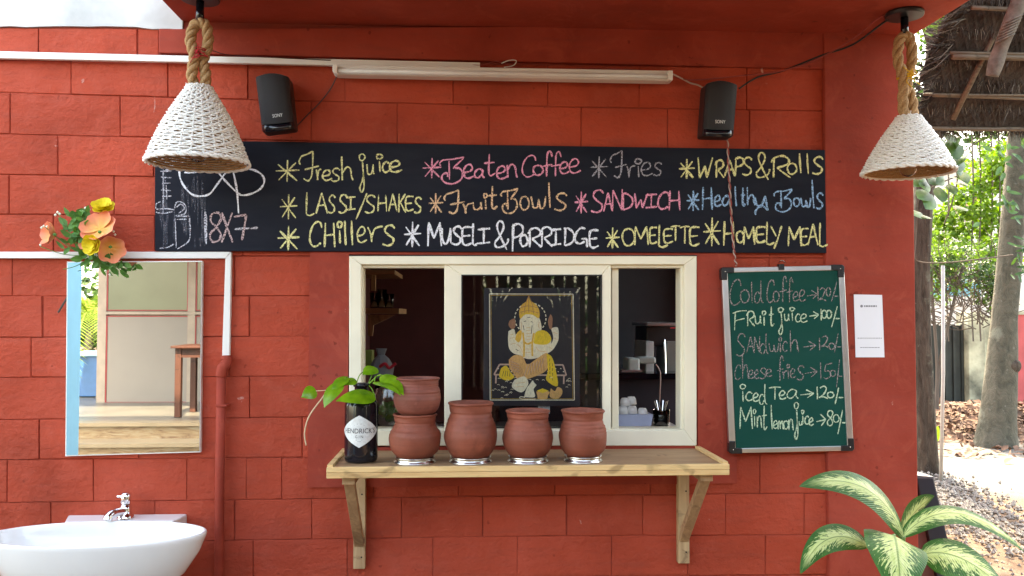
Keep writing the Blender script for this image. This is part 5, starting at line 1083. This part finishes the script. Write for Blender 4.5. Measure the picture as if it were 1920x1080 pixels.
# far things across the lane
Yf = 17.
fs_ = thing('far_fence', 'blue sheet fence across the lane behind the twigs', 'fence', (W(1800, 600, Yf).x, Yf, 0))
part('sheet', MB().box((W(1700, 540, Yf).x, Yf, W(1800, 556, Yf).z), (W(1838, 540, Yf).x, Yf+.05, W(1800, 524, Yf).z)), M['blue_far'], fs_); part('plinth', MB().box((W(1700, 540, Yf).x, Yf, 0), (W(2000, 540, Yf).x, Yf+.2, W(1800, 556, Yf).z)), M['pale_wall'], fs_)
fh = thing('far_house', 'pale house with grey metal roof seen through the lime vines', 'house', (W(1850, 600, 24).x, 24, 0))
part('wall', MB().box((W(1740, 400, 24).x, 24, 0), (W(2300, 400, 24).x, 30, W(1800, 300, 24).z)), M['pale_wall'], fh)
mb = MB().prism([W(1730, 300, 23.5), W(2320, 300, 23.5), W(2320, 262, 25), W(1730, 262, 25)][::-1], (0, .1, .1)); rf_ = part('roof', mb, M['roof_far'], fh)
wn = part('window', MB().box((W(1805, 400, 23.9).x, 23.9, W(0, 395, 24).z), (W(1835, 400, 23.9).x, 24.0, W(0, 345, 24).z)), M['dark_in'], fh)
part('porch_roof', MB().prism([W(1780, 400, 22.5), W(1835, 385, 22.5), W(1835, 373, 23.9), W(1780, 388, 23.9)][::-1], (0, .06, .08)), M['tile_roof'], fh)
def farbush(lab, a, b_, y, rx, rz, n_, mt, sd):
    o = put('background_tree', crown_mesh('background_tree', [vb(a, b_, y, rx, rz, 1, rx*.7)], n_, .22, mt, sd)); tag(o, lab, 'tree', 'trees beyond the lane')
farbush('dense dark tree beyond the lane above the far house roof', 1790, 180, 19, 2.6, 1.6, 2600, 'leaf_dark', 31)
farbush('mid green tree beyond the lane towards the picture edge', 1960, 330, 16, 1.8, 2.2, 2400, 'leaf_mid', 32)
farbush('low green shrub across the lane behind the near rough trunk', 1720, 500, 15, 1.0, 1.0, 1200, 'leaf_mid', 33)
# leaf litter, gravel
def scatter(name, lab, cat, pts, mt, kindmesh):
    mb = MB()
    for p, s_ in pts:
        if kindmesh == 'leaf':
            d = Vector((random.uniform(-1, 1), random.uniform(-1, 1), random.uniform(-.2, .4))).normalized(); n_ = Vector((random.uniform(-.6, .6), random.uniform(-.9, .2), 1)); sd = d.cross(n_).normalized()
            mb.add([p, p+d*s_*.5+sd*s_*.28+Vector((0, 0, s_*.1)), p+d*s_, p+d*s_*.5-sd*s_*.28], [(0, 1, 2, 3)])
        else:
            r = s_; vs = [p+Vector((random.uniform(.6, 1)*r*a, random.uniform(.6, 1)*r*b_, random.uniform(.5, .9)*r*c)) for a, b_, c in ((1, 0, 0), (-1, 0, 0), (0, 1, 0), (0, -1, 0), (0, 0, 1), (0, 0, -1))]
            mb.add(vs, [(0, 2, 4), (2, 1, 4), (1, 3, 4), (3, 0, 4), (2, 0, 5), (1, 2, 5), (3, 1, 5), (0, 3, 5)])
    o = part(name, mb, M[mt]); tag(o, lab, cat, None, 'stuff')
pts = []
for i in range(3600):
    a = random.uniform(1700, 2000); b_ = random.triangular(768, 835, 790) if i % 8 else random.uniform(770, 860); g_ = on_ground(a, b_); hgt = .28*max(0, math.sin(math.pi*max(0, min(1, (b_-765)/62))))
    pts.append((g_+Vector((0, 0, .01+random.random()*hgt)), random.uniform(.06, .15)))
scatter('leaf_litter', 'heap of dry brown fallen leaves along the boundary wall', 'leaves', pts, 'dry_leaf', 'leaf')
pts = []
for i in range(1900):
    u = random.random(); c = Vector(on_ground(1758+u*80, 900+u*110)); g_ = c+Vector((random.gauss(0, .14+.1*u), random.gauss(0, .4), 0)); pts.append((Vector((g_.x, g_.y, random.random()*.05)), random.uniform(.012, .03)))
for i in range(420):
    g_ = on_ground(random.uniform(1740, 1990), random.uniform(930, 1200)); pts.append((Vector((g_.x, g_.y, .004)), random.uniform(.006, .02)))
scatter('gravel', 'grey gravel and stones scattered beside the sign board', 'gravel', pts, 'stone', 'stone')
o = part('fallen_leaf', leaf(MB(), on_ground(1884, 871)+Vector((0, 0, .01)), on_ground(1900, 868)+Vector((0, 0, .05)), .08, (0, -.6, 1)), plain('yellow_leaf', (.55, .36, .08), .7, bs=0)); tag(o, 'single yellow leaf lying on the pale sand', 'leaf')
o = part('seedling', leaf(leaf(MB(), on_ground(1752, 832), on_ground(1752, 832)+Vector((.05, 0, .22)), .09, (0, -1, .3)), on_ground(1756, 832), on_ground(1756, 832)+Vector((-.06, 0, .15)), .07, (0, -1, .3)), M['leaf_lime']); tag(o, 'small bright yellow green seedling at the foot of the rough trunk', 'seedling')

# ================================================================== thatched roof
th = thing('thatch_roof', 'dark woven palm thatch roof with bamboo battens beside the corner lamp', 'roof', W(1830, 240, 3.2))
E0 = W(1708, 238, 3.1); n_dir = Vector((0, -1, 1)).normalized(); X1 = W(2350, 238, 3.1).x
EY, EZ = 3.1, E0.z
def TP(x, s_, up=0): return Vector((x, EY-s_*.7071-up*.7071*-1*0, EZ+s_*.7071+up))
rowsn = 7; 
for r_ in range(rowsn):                                   # overlapping woven panels, each its own piece
    s0 = r_*.20; xs = E0.x+(.02 if r_ < 2 else -.06)+random.uniform(-.03, .03)
    while xs < X1:
        wd_ = random.uniform(.55, .75); mb = MB()
        a = TP(xs, s0-.04, .015); b_ = TP(xs+wd_, s0-.04, .015); c = TP(xs+wd_, s0+.25, .055); d = TP(xs, s0+.25, .055)
        mb.prism([a, b_, c, d], (0, .012, .012)); 
        for q in range(9):                                 # woven strips on the underside
            u0 = q/9; p0 = a.lerp(b_, u0); p1 = d.lerp(c, min(1, u0+.35)); w_ = Vector((.018, 0, 0)); dn = Vector((0, -.004, -.006)); mb.add([p0+dn, p0+w_+dn, p1+w_+dn, p1+dn], [(0, 1, 2, 3)])
            p0 = a.lerp(b_, min(1, u0+.3)); p1 = d.lerp(c, u0); dn = Vector((0, -.006, -.009)); mb.add([p0+dn, p0+w_+dn, p1+w_+dn, p1+dn], [(0, 1, 2, 3)])
        part('thatch_panel', mb, M['thatch'], th); xs += wd_+.01
for s_, rr in ((.02, .016), (.28, .013), (.30, .010), (.60, .022), (.63, .012), (.95, .016), (1.25, .02)):
    z_ = TP(0, s_); pth = [Vector((E0.x-.05+random.uniform(0, .12)+i*.5, z_.y-.02+random.uniform(-.006, .006), z_.z-.025+random.uniform(-.008, .008))) for i in range(9)]
    part('batten', MB().tube(smooth_path(pth, 3), rr, 8), M['bamboo'], th, smooth=True)
part('rafter', MB().tube([W(1787, 224, 2.95), W(1830, 135, 2.75), W(1900, -5, 2.45)], .019, 10), M['bamboo'], th, smooth=True)
part('rafter', MB().tube(smooth_path([W(1860, 143, 2.45), W(1873, 100, 2.4), W(1890, 55, 2.33), W(1925, -30, 2.22)]), [.040, .042, .045, .048, .05, .049, .047, .045, .045, .045, .046, .047, .048, .05, .05, .05, .05, .05, .05][:19], 14), M['husk'], th, smooth=True)
part('rafter', MB().tube([W(1838, 33, 2.9), W(1870, -30, 2.6)], .014, 8), M['bamboo'], th)
o = MB()
for k in range(7): p_ = W(1884+k*2.6, 72-k*6, 2.345-k*.008); o.tube([p_+Vector((math.cos(a*.7)*.056, math.sin(a*.7)*.054, math.cos(a*.7)*.026)) for a in range(10)], .0055, 5)
part('lashing', o, M['husk'], th)
mb = MB(); ml = MB()
for i in range(5200):
    x = random.uniform(E0.x-.05, X1); s_ = random.choice([-.03, -.03, -.03, .17, .37, .57, .77, .97])+random.uniform(-.03, .03); p = TP(x, s_, .01); d = Vector((random.gauss(0, .35), random.uniform(-.2, .5), -1)).normalized()*random.uniform(.02, .085); w_ = Vector((.0022, 0, .001)); (mb if i % 6 else ml).add([p-w_, p+w_, p+d+w_*.4, p+d-w_*.4], [(0, 1, 2, 3)])
for i in range(700):                                       # ragged open end
    s_ = random.uniform(-.05, 1.5); p = TP(E0.x+random.uniform(-.05, .08), s_, .02); d = Vector((-1, random.gauss(0, .3), random.gauss(-.1, .4))).normalized()*random.uniform(.04, .22); w_ = Vector((0, .001, .0045)); (ml if i % 3 == 0 else mb).add([p-w_, p+w_, p+d+w_*.4, p+d-w_*.4], [(0, 1, 2, 3)])
part('frayed_edge', mb, M['thatch'], th, kind='stuff'); part('pale_fibres', ml, M['thatch_lt'], th, kind='stuff')
tp_ = thing('thatch_post', 'bamboo post holding up the thatch roof beyond the frame edge', 'post', (W(2200, 240, 3.1).x, 2.6, 0)); part('post_pole', MB().tube([(W(2200, 240, 3.1).x, 2.6, 0), (W(2200, 240, 3.1).x, 2.6, EZ+.4)], .05, 12), M['bamboo'], tp_, smooth=True)
# leaves poking over the thatch end
mb = MB()
for i in range(70):
    a, b_ = random.choice([(1765, 45, ), (1790, 25), (1800, 15), (1745, 55), (1772, 30)]); p = W(a+random.gauss(0, 12), b_+random.gauss(0, 9), 2.7); d = Vector((random.uniform(-1, .6), random.uniform(-.5, .3), random.uniform(-.5, .7))).normalized(); leaf(mb, p, p+d*random.uniform(.04, .09), .03, (random.uniform(-.5, .5), -1, .6), nu=4, nv=2)
o = part('climbing_plant', mb, M['leaf_lime']); tag(o, 'small bright leaves climbing over the thatch end beside the lamp plate', 'climber', None, 'stuff')

# ================================================================== what the mirror sees: the house across the yard
K1, K2 = 5.35, 7.3
vh = thing('veranda_house', 'house across the yard with beige panelled veranda and stone steps', 'house', MW(250, 790, K1))
fz = MW(250, 793, K1).z; vx0 = MW(20, 793, K1).x; vx1 = MW(700, 793, K1).x
part('veranda_floor', MB().box((vx0-1.2, -K1-3.2, 0), (vx1, -K1-.045, fz)), M['floor_tile'], vh)
for i in range(3):
    zt_ = fz-.155*i; y0 = -K1+.30*(i-1)-.04
    if i: part('step', MB().box((vx0-1.2, y0, 0), (vx1, y0+.30, zt_-.03)), M['marble'], vh)
    else: part('step', MB().box((vx0-1.2, -K1-.045, 0), (vx1, -K1-.04, fz-.035)), M['marble'], vh)
    part('step_nosing', MB().box((vx0-1.2, y0-.02 if i else -K1-.2, zt_-.03), (vx1, y0+.325 if i else -K1-.015, zt_+.004)), M['step_edge'], vh)
def mq(x0, y0, x1, y1, k, th): a, b_ = MW(x0, y0, k), MW(x1, y1, k); return MB().box((a.x, -k-.04, a.z), (b_.x, -k-.04-th, b_.z))
def panel(x0, y0, x1, y1, mt, nm):
    pn = part(nm, mq(x0, y0, x1, y1, K2, .03), M[mt], vh)
    for e in ((x0, y0, x1, y0+2.2), (x0, y1-2.2, x1, y1), (x0, y0+2.2, x0+2.2, y1-2.2), (x1-2.2, y0+2.2, x1, y1-2.2)): part('bead', mq(*e, K2-.006, .01), M['bead'], pn)
for i in range(4):
    o_ = i*167
    panel(197+o_, 592, 354+o_, 756, 'beige_panel', 'wall_panel'); panel(200+o_, 425, 355+o_, 583, 'reflection_pane', 'window_pane')
for i in range(5):
    x = 187+i*167.5; part('stile', mq(x, 420, x+9, 762, K2-.01, .06), M['beige_frame'], vh)
part('back_wall', mq(187, 380, 900, 760, K2+.05, .1), M['beige_frame'], vh); part('rail', mq(187, 584, 900, 591, K2-.012, .06), M['beige_frame'], vh); part('rail', mq(187, 757, 900, 766, K2-.012, .06), M['beige_frame'], vh); part('rail', mq(187, 380, 900, 424, K2-.012, .06), M['beige_frame'], vh)
part('roof', MB().box((MW(175, 400, K2).x, -K2-3, 2.75), (vx1+.2, -K1+.3, 2.9)), M['tile_roof'], vh)
tbm = thing('side_table', 'brown wooden table standing on the veranda across the yard', 'table', MW(350, 783, 5.9)); kt = 5.78; zt_ = MW(330, 648, kt).z; tx0 = MW(331, 650, kt).x
part('table_top', MB().box((tx0-.03, -kt+.05, zt_-.025), (tx0+.62, -kt-.55, zt_)), M['brown_wood'], tbm, bev=.004)
for lx_, ly_ in ((0, 0), (0, -.48), (.54, 0), (.54, -.48)): part('leg', MB().box((tx0+lx_, -kt+ly_, fz+.004), (tx0+lx_+.06, -kt+ly_-.06, zt_-.025)), M['brown_wood'], tbm, bev=.003)
part('apron', MB().box((tx0+.06, -kt-.01, zt_-.12), (tx0+.54, -kt-.03, zt_-.025)), M['brown_wood'], tbm)
chm = thing('wooden_chair', 'brown wooden chair with slatted back behind the veranda table', 'chair', (tx0+.62, -kt-.9, fz))
for lx_, ly_, hh_ in ((0, 0, .45), (.36, 0, .45), (0, -.36, .95), (.36, -.36, .95)): part('leg', MB().box((tx0+.12+lx_, -kt-.55+ly_, fz+.004), (tx0+.16+lx_, -kt-.59+ly_, fz+hh_)), M['brown_wood'], chm)
part('seat', MB().box((tx0+.11, -kt-.54, fz+.45), (tx0+.53, -kt-.96, fz+.48)), M['brown_wood'], chm)
for q in range(3): part('back_slat', MB().box((tx0+.2+q*.1, -kt-.92, fz+.5), (tx0+.24+q*.1, -kt-.94, fz+.9)), M['brown_wood'], chm)
bn = thing('wheelie_bin', 'blue plastic wheelie bin standing beside the veranda panels', 'bin', MW(168, 765, 7.9)); q0, q1 = MW(128, 668, 7.9), MW(190, 764, 7.9)
part('bin_body', MB().prism([(q0.x+.02, -7.95, fz+.01), (q1.x-.02, -7.95, fz+.01), (q1.x, -7.95, q0.z), (q0.x, -7.95, q0.z)], (0, -.45, 0)), M['bin_blue'], bn, bev=.01); part('bin_lid', MB().box((q0.x-.02, -7.9, q0.z), (q1.x+.02, -8.45, q0.z+.05)), plain('pale_blue_lid', (.22, .42, .55), .5, bs=0), bn, bev=.01)
bp0, bp1 = MW(60, 500, 2.6), MW(155, 500, 2.82)
ob = thing('blue_post', 'light blue painted post at the yard edge', 'post', (bp0.x, -2.6, 0)); part('post_shaft', MB().box((bp1.x-.26, -2.6, 0), (bp1.x, -2.86, 3.0)), M['blue_paint'], ob, bev=.01); part('post_cap', MB().box((bp1.x-.28, -2.58, 3.0), (bp1.x+.02, -2.88, 3.05)), M['blue_paint'], ob)
# palm beyond
pb = MW(160, 760, 9.2); pl = thing('areca_palm', 'feathery palm with sunlit fronds beyond the veranda end', 'palm', (pb.x, pb.y, 0))
def palm(par, b0, nf, ln, h):
    mt_ = MB(); mt_.tube([b0, b0+Vector((.05, 0, h))], [.07, .05], 10); part('trunk', mt_, M['bark_smooth'], par, smooth=True)
    for i in range(nf):
        a = i*2.4; el_ = random.uniform(.2, 1.2); c = b0+Vector((.05, 0, h)); d = Vector((math.cos(a)*math.cos(el_), math.sin(a)*math.cos(el_), math.sin(el_))); P = [c+d*ln*u+Vector((0, 0, -ln*.75*u*u)) for u in [q/10 for q in range(11)]]
        mb = MB(); mb.tube(P, .01, 4)
        for q in range(1, 11):
            for s_ in range(3):
                p = P[q-1].lerp(P[q], s_/3); t_ = (P[q]-P[q-1]).normalized(); sd = t_.cross(Vector((0, 0, 1))).normalized()
                for sg_ in (-1, 1):
                    e = p+(sd*sg_*.85+t_*.5+Vector((0, 0, -.35))).normalized()*.30*math.sin(.35+2.5*q/11); w_ = t_*.011; mb.add([p-w_, p+w_, e], [(0, 1, 2)])
        part('frond', mb, M['palm'], par)
palm(pl, Vector((pb.x, pb.y, 0)), 26, 1.8, 1.5)
# planting and fence behind the camera, reflected in the window glass
bf = thing('bamboo_fence', 'dark bamboo picket fence along the back of the yard', 'fence', (1.5, -7.5, 0))
for i in range(46):
    x = -1.0+i*.13; part('picket', MB().tube([(x, -7.5, 0), (x+random.uniform(-.03, .03), -7.5, 1.7+random.uniform(-.1, .1))], .035, 7), M['bamboo'], bf)
for z_ in (.4, 1.3): part('fence_rail', MB().tube([(-1.1, -7.44, z_), (5.0, -7.44, z_)], .03, 7), M['bamboo'], bf)
for i, (x, y, r, lab) in enumerate(((-5.2, -11, 2.2, 'broad dark tree behind the palm across the yard'), (1.2, -10.5, 2.0, 'bushy dark tree behind the bamboo fence'), (4.6, -10, 2.2, 'tall dark tree at the far end of the bamboo fence'), (-1.8, -11.5, 1.6, 'small dark tree between the house and bamboo fence'))):
    o = thing('yard_tree', lab, 'tree', (x, y, 0), 'trees behind the yard'); part('trunk', MB().tube([(x, y, 0), (x+.1, y, 2.2)], [.16, .1], 10), M['bark'], o)
    put('crown', crown_mesh('crown', [((0, 0, 2.4), (r, r*.7, 1.5), 0, 3), ((r*.5, .3, 1.3), (r*.6, r*.5, 1.1), 0, 2), ((-r*.5, .3, 1.2), (r*.6, r*.5, 1.1), 0, 2)], 3000, .2, 'leaf_dark', 50+i), o)

# open thatched hut at the back of the yard, dark inside
ht = thing('yard_hut', 'open thatched hut at the back of the yard in front of the bamboo fence', 'hut', (2.6, -6.2, 0))
for x in (-.3, 5.6):
    for y in (-5.3, -7.3): part('hut_post', MB().tube([(x, y, 0), (x, y, 2.5)], .05, 10), M['bamboo'], ht, smooth=True)
part('roof_thatch', MB().prism([(-.8, -4.9, 2.2), (6.1, -4.9, 2.2), (6.1, -6.4, 3.2), (-.8, -6.4, 3.2)], (0, .02, .12)), M['thatch'], ht)
part('roof_thatch', MB().prism([(-.8, -7.9, 2.1), (6.1, -7.9, 2.1), (6.1, -6.4, 3.2), (-.8, -6.4, 3.2)][::-1], (0, -.02, .12)), M['thatch'], ht)

o = thing('yard_tree', 'unseen wide tree added near the yard hut to block sky light', 'tree', (5.2, -4.2, 0), 'trees behind the yard'); part('trunk', MB().tube([(5.2, -4.2, 0), (5.1, -4.1, 3.2)], [.2, .13], 10), M['bark'], o)  # tree added out of view to cut the sky light on the wall
put('crown', crown_mesh('crown', [((0, 0, 4.2), (2.4, 2.2, 1.5), 0, 3), ((-1.2, -.6, 4.6), (1.6, 1.5, 1.0), 0, 1)], 4200, .22, 'leaf_dark', 77), o)

for i in range(48): part('back_slat', MB().box((-.7+i*.14, -7.42, 0), (-.7+i*.14+random.uniform(.09, .125), -7.39, 2.15)), M['bamboo'], ht)
bs2 = thing('shade_screen', 'unseen bamboo screen added to shade the column side of the wall', 'screen', (3.3, -2.5, 0))  # added out of view to block light on the column side
for i in range(52): part('cane', MB().tube([(3.25+i*.012, -.9-i*.075, 0), (3.25+i*.012+random.uniform(-.01, .01), -.9-i*.075, 2.5+random.uniform(-.08, .05))], .035, 7), M['bamboo'], bs2, smooth=True)
for z_ in (.5, 1.4, 2.2): part('screen_rail', MB().tube([(3.29, -.85, z_), (3.91, -4.8, z_)], .025, 7), M['bamboo'], bs2)
